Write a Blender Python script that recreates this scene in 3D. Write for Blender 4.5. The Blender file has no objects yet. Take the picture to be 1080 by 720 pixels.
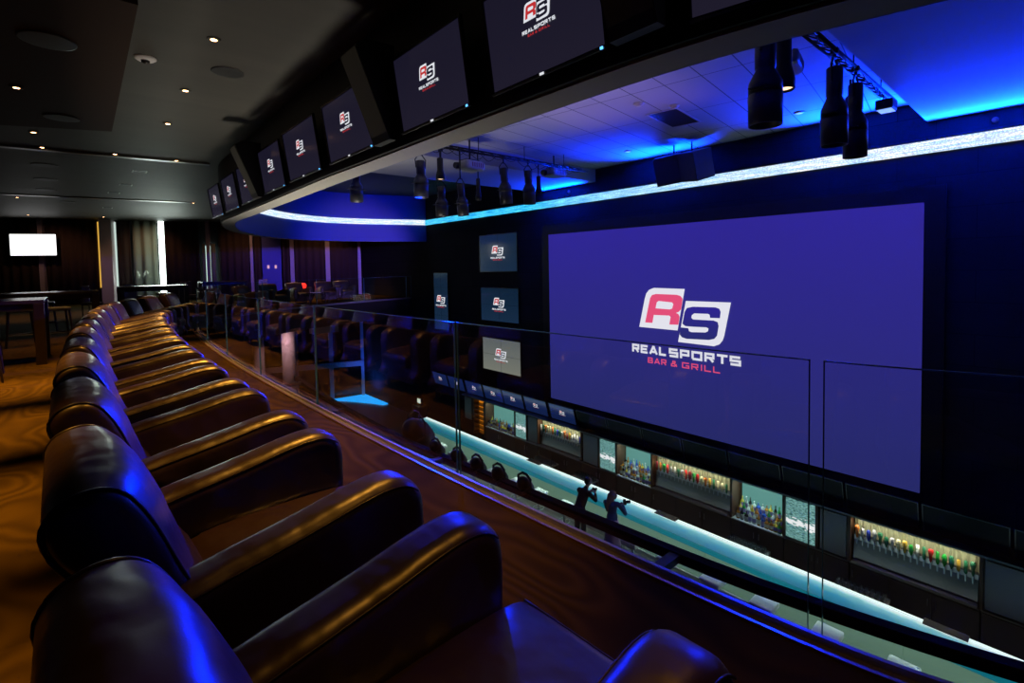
import bpy, bmesh, math, random
from mathutils import Vector, Matrix
from mathutils.geometry import tessellate_polygon
random.seed(7)
PI = math.pi
SC = bpy.context.scene
COL = SC.collection

# ------------------------------------------------------------------ helpers
def srgb(r, g, b):
    f = lambda c: (c/255/12.92) if c/255 <= .04045 else ((c/255+.055)/1.055)**2.4
    return (f(r), f(g), f(b), 1)

def mat(name, col=(.1,.1,.1,1), rough=.5, metal=0., emit=None, es=1., spec=.5, coat=0.):
    m = bpy.data.materials.new(name); m.use_nodes = True
    b = m.node_tree.nodes['Principled BSDF']
    b.inputs['Base Color'].default_value = col
    b.inputs['Roughness'].default_value = rough
    b.inputs['Metallic'].default_value = metal
    b.inputs['Specular IOR Level'].default_value = spec
    if coat: b.inputs['Coat Weight'].default_value = coat
    if emit is not None:
        b.inputs['Emission Color'].default_value = emit
        b.inputs['Emission Strength'].default_value = es
    return m

def nd(m, t, **k):
    n = m.node_tree.nodes.new(t)
    for a, v in k.items():
        if a in n.inputs: n.inputs[a].default_value = v
        else: setattr(n, a, v)
    return n
def lk(m, a, b): m.node_tree.links.new(a, b)
def bsdf(m): return m.node_tree.nodes['Principled BSDF']

def add_bump(m, scale=40, strength=.2, dist=.01, detail=4, kind='ShaderNodeTexNoise', mapping=None):
    tc = nd(m, 'ShaderNodeTexCoord'); t = nd(m, kind)
    t.inputs['Scale'].default_value = scale
    if 'Detail' in t.inputs: t.inputs['Detail'].default_value = detail
    mp = nd(m, 'ShaderNodeMapping')
    if mapping: mp.inputs['Scale'].default_value = mapping
    lk(m, tc.outputs['Object'], mp.inputs[0]); lk(m, mp.outputs[0], t.inputs[0])
    bp = nd(m, 'ShaderNodeBump'); bp.inputs['Strength'].default_value = strength; bp.inputs['Distance'].default_value = dist
    out = t.outputs.get('Fac') or t.outputs[0]
    lk(m, out, bp.inputs['Height']); lk(m, bp.outputs[0], bsdf(m).inputs['Normal'])
    return t, bp, mp

def link(name, bm, material, parent=None, smooth=False, recalc=True):
    if recalc: bmesh.ops.recalc_face_normals(bm, faces=bm.faces)
    me = bpy.data.meshes.new(name); bm.to_mesh(me); bm.free()
    if smooth:
        for p in me.polygons: p.use_smooth = True
    if material: me.materials.append(material)
    o = bpy.data.objects.new(name, me); COL.objects.link(o)
    if parent is not None: o.parent = parent
    return o

def tag(o, label, cat, group=None, kind=None):
    o['label'] = label; o['category'] = cat
    if group: o['group'] = group
    if kind: o['kind'] = kind
    return o
def thing(name, label, cat, loc=(0,0,0), rz=0, group=None):
    o = bpy.data.objects.new(name, None); COL.objects.link(o)
    o.empty_display_size = .1
    o.location = loc; o.rotation_euler = (0,0,rz)
    return tag(o, label, cat, group)
def struct(name, bm, m, label=None, smooth=False):
    o = link(name, bm, m, None, smooth); o['kind'] = 'structure'
    if label: o['label'] = label
    return o
def dup(o, loc=None, rz=None, label=None, parent=None):
    c = o.copy(); COL.objects.link(c)
    if parent is not None: c.parent = parent
    if loc is not None: c.location = loc
    if rz is not None: c.rotation_euler = (c.rotation_euler[0], c.rotation_euler[1], rz)
    if label: c['label'] = label
    for ch in list(o.children): dup(ch, parent=c)
    return c

def box(bm, c, s, bev=0, rot=None):
    r = bmesh.ops.create_cube(bm, size=1)
    vs = r['verts']
    bmesh.ops.scale(bm, vec=s, verts=vs)
    if bev:
        es = list({e for v in vs for e in v.link_edges})
        rr = bmesh.ops.bevel(bm, geom=es, offset=bev, segments=2, affect='EDGES', profile=.5)
        vs = list({v for f in rr['faces'] for v in f.verts} | {v for v in vs if v.is_valid})
    if rot is not None: bmesh.ops.rotate(bm, cent=(0,0,0), matrix=rot, verts=vs)
    bmesh.ops.translate(bm, vec=c, verts=vs)
    return vs
def bx(c, s, bev=0, rot=None):
    bm = bmesh.new(); box(bm, c, s, bev, rot); return bm
def b2(lo, hi, bev=0):
    return bx([(a+b)/2 for a,b in zip(lo,hi)], [abs(b-a) for a,b in zip(lo,hi)], bev)
def addb2(bm, lo, hi, bev=0):
    return box(bm, [(a+b)/2 for a,b in zip(lo,hi)], [abs(b-a) for a,b in zip(lo,hi)], bev)

def cyl(bm, p0, p1, r0, r1=None, seg=16, cap=True):
    p0, p1 = Vector(p0), Vector(p1); d = p1-p0
    r1 = r0 if r1 is None else r1
    r = bmesh.ops.create_cone(bm, cap_ends=cap, segments=seg, radius1=r0, radius2=r1, depth=d.length)
    q = Vector((0,0,1)).rotation_difference(d.normalized()).to_matrix()
    bmesh.ops.rotate(bm, cent=(0,0,0), matrix=q, verts=r['verts'])
    bmesh.ops.translate(bm, vec=(p0+p1)/2, verts=r['verts'])
    return r['verts']
def lathe(bm, prof, c=(0,0,0), seg=16, axis=None):
    rings = []
    for r, z in prof:
        rings.append([bm.verts.new((r*math.cos(2*PI*k/seg), r*math.sin(2*PI*k/seg), z)) for k in range(seg)])
    for a, b in zip(rings, rings[1:]):
        for k in range(seg):
            bm.faces.new((a[k], a[(k+1)%seg], b[(k+1)%seg], b[k]))
    if prof[0][0] > 1e-4: bm.faces.new(rings[0][::-1])
    if prof[-1][0] > 1e-4: bm.faces.new(rings[-1])
    vs = [v for rg in rings for v in rg]
    if axis is not None:
        q = Vector((0,0,1)).rotation_difference(Vector(axis).normalized()).to_matrix()
        bmesh.ops.rotate(bm, cent=(0,0,0), matrix=q, verts=vs)
    bmesh.ops.translate(bm, vec=c, verts=vs)
    return vs
def tube(bm, pts, r, seg=8, closed=False):
    pts = [Vector(p) for p in pts]; n = len(pts); rings = []
    for i, p in enumerate(pts):
        a = pts[(i-1) % n] if (closed or i > 0) else p
        b = pts[(i+1) % n] if (closed or i < n-1) else p
        t = (b-a).normalized()
        up = Vector((0,0,1)) if abs(t.z) < .95 else Vector((0,1,0))
        u = t.cross(up).normalized(); v = u.cross(t)
        rings.append([bm.verts.new(p + u*r*math.cos(2*PI*k/seg) + v*r*math.sin(2*PI*k/seg)) for k in range(seg)])
    rng = range(n) if closed else range(n-1)
    for i in rng:
        a, b = rings[i], rings[(i+1) % n]
        for k in range(seg): bm.faces.new((a[k], a[(k+1)%seg], b[(k+1)%seg], b[k]))
    if not closed:
        bm.faces.new(rings[0][::-1]); bm.faces.new(rings[-1])
def poly_prism(bm, pts, z0, z1):
    a = [bm.verts.new((x,y,z0)) for x,y in pts]; b = [bm.verts.new((x,y,z1)) for x,y in pts]
    f0 = bm.faces.new(a[::-1]); f1 = bm.faces.new(b); n = len(pts)
    for i in range(n): bm.faces.new((a[i], a[(i+1)%n], b[(i+1)%n], b[i]))
    bmesh.ops.triangulate(bm, faces=[f0, f1])
def smooth_path(pts, n=8):
    """Catmull-Rom through the points"""
    P = [Vector(p) for p in pts]; out = []
    for i in range(len(P)-1):
        p0 = P[max(i-1,0)]; p1 = P[i]; p2 = P[i+1]; p3 = P[min(i+2, len(P)-1)]
        for k in range(n):
            t = k/n
            out.append(.5*((2*p1)+(-p0+p2)*t+(2*p0-5*p1+4*p2-p3)*t*t+(-p0+3*p1-3*p2+p3)*t**3))
    out.append(P[-1]); return out
def offset_path(path, d):
    out = []
    for i, p in enumerate(path):
        a = path[max(i-1,0)]; b = path[min(i+1, len(path)-1)]
        t = (b-a).normalized(); out.append(p + Vector((-t.y, t.x))*d)   # + = left of travel
    return out
def ribbon(bm, path, d0, d1, z0, z1):
    """solid wall between two offsets of a path, from z0 to z1"""
    A, B = offset_path(path, d0), offset_path(path, d1)
    R = []
    for a, b in zip(A, B):
        R.append([bm.verts.new((a.x,a.y,z0)), bm.verts.new((b.x,b.y,z0)), bm.verts.new((b.x,b.y,z1)), bm.verts.new((a.x,a.y,z1))])
    for p, q in zip(R, R[1:]):
        for k in range(4): bm.faces.new((p[k], p[(k+1)%4], q[(k+1)%4], q[k]))
    bm.faces.new(R[0][::-1]); bm.faces.new(R[-1])
def sub_path(path, y0, y1):
    """part of a path (monotone in arc) between y0 and y1"""
    return [p for p in path if y0 <= p.y <= y1]

# ------------------------------------------------------------------ materials
M = {}
def leather(name, col, rough=.34):
    m = mat(name, col, rough, spec=1.)
    t, bp, mp = add_bump(m, 4.5, .8, .022, 2.2, mapping=(1.4,1,1))
    tc = nd(m, 'ShaderNodeTexCoord')
    t2 = nd(m, 'ShaderNodeTexNoise'); t2.inputs['Scale'].default_value = 220
    b2_ = nd(m, 'ShaderNodeBump'); b2_.inputs['Strength'].default_value = .12; b2_.inputs['Distance'].default_value = .001
    lk(m, tc.outputs['Object'], t2.inputs[0]); lk(m, t2.outputs[0], b2_.inputs['Height'])
    lk(m, bp.outputs[0], b2_.inputs['Normal']); lk(m, b2_.outputs[0], bsdf(m).inputs['Normal'])
    mr = nd(m, 'ShaderNodeMapRange'); mr.inputs['To Min'].default_value = rough-.06; mr.inputs['To Max'].default_value = rough+.08
    lk(m, t.outputs[0], mr.inputs[0]); lk(m, mr.outputs[0], bsdf(m).inputs['Roughness'])
    return m
M['leather'] = leather('brown_black_leather', (.026,.013,.008,1), .36)
M['seat_leather'] = leather('seat_leather', (.026,.013,.009,1), .34)
M['piping'] = mat('leather_piping', (.012,.008,.007,1), .35)
M['dark_wood'] = mat('dark_wood', (.014,.009,.008,1), .35); add_bump(M['dark_wood'], 12, .15, .003, 4, mapping=(1,8,8))
M['black'] = mat('black_paint', (.006,.006,.007,1), .5)
M['black_gloss'] = mat('black_gloss', (.005,.005,.006,1), .18)
M['blackmetal'] = mat('black_metal', (.012,.012,.016,1), .45, .3)
M['rail_black'] = mat('rail_black', (.003,.003,.004,1), .7, spec=.1)
M['bracket'] = mat('bracket_paint', (.08,.08,.10,1), .4)
M['chrome'] = mat('brushed_steel', (.55,.55,.57,1), .28, 1.)
M['steel'] = mat('steel_panel', (.32,.31,.31,1), .33, 1.); add_bump(M['steel'], 30, .08, .002, 3, mapping=(1,1,.05))
M['copper'] = mat('copper_strip', (.62,.33,.24,1), .3, 1.)
M['bezel'] = mat('tv_bezel', (.012,.012,.014,1), .25)
M['grey_edge'] = mat('window_lit_front', (.10,.10,.085,1), .6)  # window light on the loudspeaker fronts, put into a lighter grey
M['white_seat'] = mat('white_vinyl', (.75,.78,.74,1), .45)
M['blue_seat'] = mat('dark_blue_vinyl', (.05,.06,.10,1), .4)
M['ring'] = mat('warm_grey_soffit_paint', (.42,.40,.36,1), .65)
M['blue_paint'] = mat('matt_soffit_paint', (.42,.43,.46,1), .7)
M['white_post'] = mat('pale_post_paint', (.85,.72,.78,1), .45)
M['mullion'] = mat('pale_mullion_paint', (.55,.48,.60,1), .4)
M['plaster'] = mat('white_plaster', (.6,.6,.55,1), .6)
M['curtain'] = mat('dark_curtain', (.055,.032,.026,1), .85); add_bump(M['curtain'], 60, .2, .003)
M['sheer'] = mat('pale_curtain', (.30,.33,.28,1), .8)
M['sofit_dark'] = mat('dark_ceiling_paint', (.02,.02,.025,1), .7)
M['plastic'] = mat('white_plastic', (.65,.6,.58,1), .4)
M['skin'] = mat('skin', (.42,.24,.18,1), .55)
M['denim'] = mat('dark_cloth', (.012,.013,.018,1), .8)
M['black_cloth'] = mat('black_cloth', (.008,.008,.012,1), .8)
M['jacket'] = mat('blue_grey_cloth', (.06,.10,.20,1), .75)
M['skirt'] = mat('plum_cloth', (.14,.07,.17,1), .8)
M['hair_light'] = mat('light_brown_hair', (.30,.17,.17,1), .5)
M['hair_dark'] = mat('dark_hair', (.012,.009,.008,1), .5)

def emis(name, c, s=1.): return mat(name, (0.01,0.01,0.01,1), .4, emit=c, es=s)
M['em_white'] = emis('logo_white', srgb(225,228,235), 1.)
M['em_red'] = emis('logo_red', srgb(190,45,48), 1.)
M['em_pink'] = emis('logo_pink', srgb(226,78,120), 1.)
M['em_bigwhite'] = emis('logo_white_big', srgb(226,226,236), 1.)
M['em_tvwhite'] = emis('blank_tv_white', (1,1,1,1), 2.2)
M['em_lamp'] = emis('warm_lamp', (1,.50,.22,1), 14.)
M['em_lens'] = emis('warm_lens', (1,.62,.35,1), 2.2)
M['em_day'] = emis('daylight_glass', (.85,1,.92,1), 5.)
M['em_led_blue'] = emis('blue_led', (.1,.45,1,1), 2.5)
M['em_red_lamp'] = emis('red_lamp', (1,.02,.01,1), 2.5)
M['em_cyanplat'] = emis('cyan_light', srgb(25,150,235), 1.4)
M['em_wine'] = emis('amber_light', srgb(225,130,25), .8)

def screen_mat(name, top, bot, s=1.):
    """picture on a display: a soft vertical blend between two colours, display glass in front"""
    m = mat(name, (.008,.008,.01,1), .12, spec=.6)
    tc = nd(m, 'ShaderNodeTexCoord'); sp = nd(m, 'ShaderNodeSeparateXYZ'); cr = nd(m, 'ShaderNodeValToRGB')
    lk(m, tc.outputs['Generated'], sp.inputs[0]); lk(m, sp.outputs['Z'], cr.inputs[0])
    cr.color_ramp.elements[0].color = bot; cr.color_ramp.elements[1].color = top
    lk(m, cr.outputs[0], bsdf(m).inputs['Emission Color']); bsdf(m).inputs['Emission Strength'].default_value = s
    return m
M['scr_big'] = screen_mat('projection_screen', srgb(46,36,142), srgb(40,43,106))
bsdf(M['scr_big']).inputs['Roughness'].default_value = .8
M['scr_tv'] = screen_mat('tv_picture', srgb(24,22,38), srgb(30,27,42))
M['scr_grey'] = screen_mat('grey_picture', srgb(92,98,100), srgb(120,122,112))
M['scr_blue'] = screen_mat('blue_picture', srgb(12,32,52), srgb(22,42,66))
M['scr_bar'] = screen_mat('navy_picture', srgb(18,34,82), srgb(14,28,66))
M['scr_off'] = mat('tv_off', (.010,.011,.014,1), .4, spec=.2)

# LED strip: rows of little lamps
m = mat('led_strip', (.01,.01,.01,1), .4); M['led'] = m
tc = nd(m, 'ShaderNodeTexCoord'); sp = nd(m, 'ShaderNodeSeparateXYZ'); lk(m, tc.outputs['Object'], sp.inputs[0])
nz = nd(m, 'ShaderNodeTexNoise'); nz.inputs['Scale'].default_value = 3.; nz.inputs['Detail'].default_value = 6
mp = nd(m, 'ShaderNodeMapping'); mp.inputs['Scale'].default_value = (.6,.6,14)
lk(m, tc.outputs['Object'], mp.inputs[0]); lk(m, mp.outputs[0], nz.inputs[0])
cr = nd(m, 'ShaderNodeValToRGB'); cr.color_ramp.elements[0].position = .40; cr.color_ramp.elements[1].position = .60
cr.color_ramp.elements[0].color = (0,.34,.85,1); cr.color_ramp.elements[1].color = (.10,.80,1,1)
cw = nd(m, 'ShaderNodeValToRGB'); cw.color_ramp.elements[0].position = .40; cw.color_ramp.elements[1].position = .60
cw.color_ramp.elements[0].color = (.42,.72,1,1); cw.color_ramp.elements[1].color = (1,1,1,1)
ry = nd(m, 'ShaderNodeMapRange'); ry.inputs['From Min'].default_value = 4; ry.inputs['From Max'].default_value = 13
lk(m, sp.outputs['Y'], ry.inputs[0]); mxr = nd(m, 'ShaderNodeMix'); mxr.data_type = 'RGBA'
# the picture on the band: white near the front and round the far bend, cyan between
rx = nd(m, 'ShaderNodeMapRange'); rx.inputs['From Min'].default_value = 12.6; rx.inputs['From Max'].default_value = 12.66; lk(m, sp.outputs['X'], rx.inputs[0])
ml = nd(m, 'ShaderNodeMath'); ml.operation = 'MULTIPLY'; lk(m, ry.outputs[0], ml.inputs[0]); lk(m, rx.outputs[0], ml.inputs[1])
lk(m, nz.outputs[0], cr.inputs[0]); lk(m, nz.outputs[0], cw.inputs[0]); lk(m, ml.outputs[0], mxr.inputs[0]); lk(m, cw.outputs[0], mxr.inputs[6]); lk(m, cr.outputs[0], mxr.inputs[7])
vor = nd(m, 'ShaderNodeTexVoronoi'); vor.inputs['Scale'].default_value = 38
lk(m, tc.outputs['Object'], vor.inputs[0])
mr = nd(m, 'ShaderNodeMapRange'); mr.inputs['From Max'].default_value = .7; mr.inputs['To Min'].default_value = 1.7; mr.inputs['To Max'].default_value = .8
lk(m, vor.outputs['Distance'], mr.inputs[0])
lk(m, mxr.outputs[2], bsdf(m).inputs['Emission Color']); lk(m, mr.outputs[0], bsdf(m).inputs['Emission Strength'])

# patterned carpet
m = mat('swirl_carpet', (.12,.06,.03,1), .95, spec=.03); M['carpet'] = m
tc = nd(m, 'ShaderNodeTexCoord'); mp = nd(m, 'ShaderNodeMapping'); mp.inputs['Scale'].default_value = (1.5,.8,1)
nz = nd(m, 'ShaderNodeTexNoise'); nz.inputs['Scale'].default_value = 1.15; nz.inputs['Detail'].default_value = 1.2; nz.inputs['Roughness'].default_value = .4
lk(m, tc.outputs['Object'], mp.inputs[0]); lk(m, mp.outputs[0], nz.inputs[0])
mu = nd(m, 'ShaderNodeMath'); mu.operation = 'MULTIPLY'; mu.inputs[1].default_value = 75.; sn = nd(m, 'ShaderNodeMath'); sn.operation = 'SINE'
lk(m, nz.outputs[0], mu.inputs[0]); lk(m, mu.outputs[0], sn.inputs[0])
mr = nd(m, 'ShaderNodeMapRange'); mr.inputs['From Min'].default_value = -1; lk(m, sn.outputs[0], mr.inputs[0])
cr = nd(m, 'ShaderNodeValToRGB'); cr.color_ramp.elements[0].color = (.026,.016,.003,1); cr.color_ramp.elements[1].color = (.042,.026,.004,1)
lk(m, mr.outputs[0], cr.inputs[0]); lk(m, cr.outputs[0], bsdf(m).inputs['Base Color'])
bp = nd(m, 'ShaderNodeBump'); bp.inputs['Strength'].default_value = .3; bp.inputs['Distance'].default_value = .010
lk(m, mr.outputs[0], bp.inputs['Height']); lk(m, bp.outputs[0], bsdf(m).inputs['Normal'])

# dark board floor strip beside the glass: same carpet, used for the whole deck; lower floor
m = mat('lower_floor_stone', (.22,.20,.17,1), .35); M['lower_floor'] = m
add_bump(m, 3, .1, .01)
M['lower_dark'] = mat('lower_floor_brown', (.11,.05,.035,1), .45)
M['slab'] = mat('slab_paint', (.012,.012,.016,1), .5)
M['shoe'] = mat('painted_channel', (.35,.35,.42,1), .35, .6)

# screen wall: dark acoustic panels
m = mat('acoustic_panel_wall', (.030,.030,.036,1), .9, spec=.15); M['wall'] = m
tc = nd(m, 'ShaderNodeTexCoord'); mp = nd(m, 'ShaderNodeMapping'); mp.inputs['Rotation'].default_value = (PI/2, 0, PI/2)
br = nd(m, 'ShaderNodeTexBrick'); br.inputs['Scale'].default_value = 1.; br.inputs['Brick Width'].default_value = 1.22; br.inputs['Row Height'].default_value = .61
br.inputs['Mortar Size'].default_value = .006; br.inputs['Color1'].default_value = (.027,.026,.025,1); br.inputs['Color2'].default_value = (.021,.020,.019,1); br.inputs['Mortar'].default_value = (.007,.007,.007,1)
sx = nd(m, 'ShaderNodeSeparateXYZ'); cx = nd(m, 'ShaderNodeCombineXYZ')
lk(m, tc.outputs['Object'], sx.inputs[0]); lk(m, sx.outputs['Y'], cx.inputs['X']); lk(m, sx.outputs['Z'], cx.inputs['Y'])
lk(m, cx.outputs[0], br.inputs[0]); lk(m, br.outputs[0], bsdf(m).inputs['Base Color'])
M['wall_plain'] = mat('dark_wall_paint', (.020,.020,.026,1), .6)

# ceiling tiles
m = mat('ceiling_tile', (.55,.55,.56,1), .8); M['tile'] = m
tc = nd(m, 'ShaderNodeTexCoord'); mp = nd(m, 'ShaderNodeMapping'); mp.inputs['Rotation'].default_value = (0,0,math.radians(-8)); mp.inputs['Location'].default_value = (.35,.2,0)
br = nd(m, 'ShaderNodeTexBrick'); br.offset = 0; br.inputs['Scale'].default_value = 1.; br.inputs['Brick Width'].default_value = 1.75; br.inputs['Row Height'].default_value = .64
br.inputs['Mortar Size'].default_value = .010; br.inputs['Color1'].default_value = (.52,.52,.54,1); br.inputs['Color2'].default_value = (.56,.56,.57,1); br.inputs['Mortar'].default_value = (.12,.12,.14,1)
lk(m, tc.outputs['Object'], mp.inputs[0]); lk(m, mp.outputs[0], br.inputs[0]); lk(m, br.outputs[0], bsdf(m).inputs['Base Color'])

# low lounge ceiling
m = mat('lounge_ceiling', (.12,.11,.10,1), .6, spec=.3); M['ceil'] = m
tc = nd(m, 'ShaderNodeTexCoord'); nz = nd(m, 'ShaderNodeTexNoise'); nz.inputs['Scale'].default_value = .8
mp = nd(m, 'ShaderNodeMapping'); mp.inputs['Scale'].default_value = (.3,4,1)
lk(m, tc.outputs['Object'], mp.inputs[0]); lk(m, mp.outputs[0], nz.inputs[0])
cr = nd(m, 'ShaderNodeValToRGB'); cr.color_ramp.elements[0].color = (.040,.037,.032,1); cr.color_ramp.elements[1].color = (.062,.057,.048,1)
lk(m, nz.outputs[0], cr.inputs[0]); lk(m, cr.outputs[0], bsdf(m).inputs['Base Color'])
M['panel_brown'] = mat('brown_ceiling_panel', (.030,.015,.010,1), .7, spec=.1)

# clear guard glass: thin pane, reflects more at grazing angles
def pane_mat(name, tint, refl=1.0):
    m = bpy.data.materials.new(name); m.use_nodes = True; nt = m.node_tree; nt.nodes.clear()
    out = nd(m, 'ShaderNodeOutputMaterial'); mx = nd(m, 'ShaderNodeMixShader'); tr = nd(m, 'ShaderNodeBsdfTransparent'); gl = nd(m, 'ShaderNodeBsdfGlossy')
    fr = nd(m, 'ShaderNodeFresnel'); fr.inputs['IOR'].default_value = 1.5
    ge = nd(m, 'ShaderNodeNewGeometry'); io = nd(m, 'ShaderNodeMath'); io.operation = 'MULTIPLY_ADD'; io.inputs[1].default_value = -.8333; io.inputs[2].default_value = 1.5
    lk(m, ge.outputs['Backfacing'], io.inputs[0]); lk(m, io.outputs[0], fr.inputs['IOR'])       # same reflectance from both sides
    ml = nd(m, 'ShaderNodeMath'); ml.operation = 'MULTIPLY'; ml.inputs[1].default_value = refl
    tr.inputs[0].default_value = tint; gl.inputs['Roughness'].default_value = .0; gl.inputs[0].default_value = (1,1,1,1)
    lk(m, fr.outputs[0], ml.inputs[0]); lk(m, ml.outputs[0], mx.inputs[0]); lk(m, tr.outputs[0], mx.inputs[1]); lk(m, gl.outputs[0], mx.inputs[2]); lk(m, mx.outputs[0], out.inputs[0])
    return m
M['glass'] = pane_mat('clear_guard_glass', (.97,.985,.985,1), 1.7)
M['glass_edge'] = mat('polished_glass_edge', (.10,.30,.42,1), .12, emit=(.05,.2,.4,1), es=.0)
bsdf(M['glass_edge']).inputs['Specular IOR Level'].default_value = 1.
M['tumbler'] = pane_mat('drinking_glass', (.80,.82,.84,1), 3.)

# bar glow
m = mat('bar_top_glass', (.25,.5,.52,1), .18); M['bar_top'] = m; bsdf(m).inputs['Roughness'].default_value = .45      # edge-lit glass: the light fades away from the tube along its rear edge
tc = nd(m, 'ShaderNodeTexCoord'); sp = nd(m, 'ShaderNodeSeparateXYZ'); lk(m, tc.outputs['Object'], sp.inputs[0])
nz = nd(m, 'ShaderNodeTexNoise'); nz.inputs['Scale'].default_value = 7; nz.inputs['Detail'].default_value = 5; lk(m, tc.outputs['Object'], nz.inputs[0])
mr = nd(m, 'ShaderNodeMapRange'); mr.inputs['From Min'].default_value = -.30; mr.inputs['From Max'].default_value = .30; lk(m, sp.outputs['X'], mr.inputs[0])
ad = nd(m, 'ShaderNodeMath'); ad.operation = 'MULTIPLY_ADD'; ad.inputs[1].default_value = .22; lk(m, nz.outputs[0], ad.inputs[0]); lk(m, mr.outputs[0], ad.inputs[2])
cr = nd(m, 'ShaderNodeValToRGB'); el = cr.color_ramp.elements; el[0].position = .10; el[0].color = srgb(8,92,112); el[1].position = 1.08; el[1].color = srgb(225,245,240)
e2 = el.new(.55); e2.color = srgb(34,136,150); e3 = el.new(.85); e3.color = srgb(120,190,196)
lk(m, ad.outputs[0], cr.inputs[0]); lk(m, cr.outputs[0], bsdf(m).inputs['Emission Color']); bsdf(m).inputs['Emission Strength'].default_value = .85
M['bar_front_lip'] = emis('cyan_lit_glass', srgb(14,104,118), 1.)
M['bar_strip'] = emis('white_light_tube', (.80,1,.97,1), 1.1)
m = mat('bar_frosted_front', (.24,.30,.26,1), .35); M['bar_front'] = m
bsdf(m).inputs['Emission Color'].default_value = srgb(66,92,76); bsdf(m).inputs['Emission Strength'].default_value = .9  # the panels' glow stands in for light falling on them from above
M['bay_cyan'] = emis('lit_glass_back', srgb(98,158,150), .8)
M['bay_yellow'] = mat('ribbed_lit_back', (.30,.31,.20,1), .5)
m = M['bay_yellow']
tc = nd(m, 'ShaderNodeTexCoord'); wv = nd(m, 'ShaderNodeTexWave'); wv.bands_direction = 'Y'; wv.inputs['Scale'].default_value = 2.6
lk(m, tc.outputs['Object'], wv.inputs[0]); bp = nd(m, 'ShaderNodeBump'); bp.inputs['Strength'].default_value = 1; bp.inputs['Distance'].default_value = .03
lk(m, wv.outputs['Fac'], bp.inputs['Height']); lk(m, bp.outputs[0], bsdf(m).inputs['Normal'])
m = mat('textured_lit_glass', (.2,.35,.33,1), .25); M['tex_glass'] = m
tc = nd(m, 'ShaderNodeTexCoord'); vo = nd(m, 'ShaderNodeTexVoronoi'); vo.inputs['Scale'].default_value = 26; mp = nd(m, 'ShaderNodeMapping'); mp.inputs['Scale'].default_value = (1,.6,1.6)
lk(m, tc.outputs['Object'], mp.inputs[0]); lk(m, mp.outputs[0], vo.inputs[0])
cr = nd(m, 'ShaderNodeValToRGB'); cr.color_ramp.elements[0].position = .1; cr.color_ramp.elements[1].position = .9
cr.color_ramp.elements[0].color = srgb(140,196,190); cr.color_ramp.elements[1].color = srgb(20,66,64)
# glare on the rippled glass, put into the emission as a broken white band
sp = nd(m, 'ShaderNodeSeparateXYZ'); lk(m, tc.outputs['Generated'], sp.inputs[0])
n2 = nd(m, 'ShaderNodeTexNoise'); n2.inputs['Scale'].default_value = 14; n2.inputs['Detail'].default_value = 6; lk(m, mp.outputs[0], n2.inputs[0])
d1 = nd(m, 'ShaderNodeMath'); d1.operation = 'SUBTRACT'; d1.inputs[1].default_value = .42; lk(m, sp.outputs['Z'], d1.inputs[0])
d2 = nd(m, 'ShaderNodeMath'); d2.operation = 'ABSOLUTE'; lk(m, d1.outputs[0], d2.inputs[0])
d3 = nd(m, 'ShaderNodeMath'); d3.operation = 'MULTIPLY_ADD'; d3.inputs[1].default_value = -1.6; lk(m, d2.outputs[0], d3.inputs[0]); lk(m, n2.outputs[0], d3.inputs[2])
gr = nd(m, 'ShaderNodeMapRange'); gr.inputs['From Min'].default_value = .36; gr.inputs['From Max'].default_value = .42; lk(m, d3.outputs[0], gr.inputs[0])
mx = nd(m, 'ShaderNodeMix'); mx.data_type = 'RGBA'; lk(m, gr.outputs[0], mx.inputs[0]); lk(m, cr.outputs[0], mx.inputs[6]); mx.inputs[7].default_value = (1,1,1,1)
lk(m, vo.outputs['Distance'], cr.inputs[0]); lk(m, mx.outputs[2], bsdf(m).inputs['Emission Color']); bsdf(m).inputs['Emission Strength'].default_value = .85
bp = nd(m, 'ShaderNodeBump'); bp.inputs['Strength'].default_value = .8; bp.inputs['Distance'].default_value = .02; lk(m, vo.outputs['Distance'], bp.inputs['Height']); lk(m, bp.outputs[0], bsdf(m).inputs['Normal'])
M['frost'] = mat('frosted_door_glass', (.24,.25,.26,1), .45, .2)
M['cab'] = mat('cabinet_veneer', (.10,.075,.062,1), .35)
M['counter_pale'] = mat('pale_stone_ledge', (.55,.58,.56,1), .4)

# ------------------------------------------------------------------ camera
F_, CX, CY = 520., 540., 303.
YAW = math.atan(456/520); PIT = math.atan(.0416); ROL = .019
EYE = 1.45
fwd = Vector((math.sin(YAW)*math.cos(PIT), math.cos(YAW)*math.cos(PIT), -math.sin(PIT)))
r0 = Vector((math.cos(YAW), -math.sin(YAW), 0)); u0 = r0.cross(fwd)
right = r0*math.cos(ROL) - u0*math.sin(ROL); up = u0*math.cos(ROL) + r0*math.sin(ROL)
cd = bpy.data.cameras.new('camera'); cam = bpy.data.objects.new('camera', cd); COL.objects.link(cam)
mw = Matrix((right, up, -fwd)).transposed().to_4x4(); mw.translation = (0,0,EYE); cam.matrix_world = mw
cd.sensor_width = 36; cd.lens = F_/1080*36; cd.shift_y = -(360-CY)/1080; cd.clip_start = .05; cd.clip_end = 200
SC.camera = cam

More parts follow.
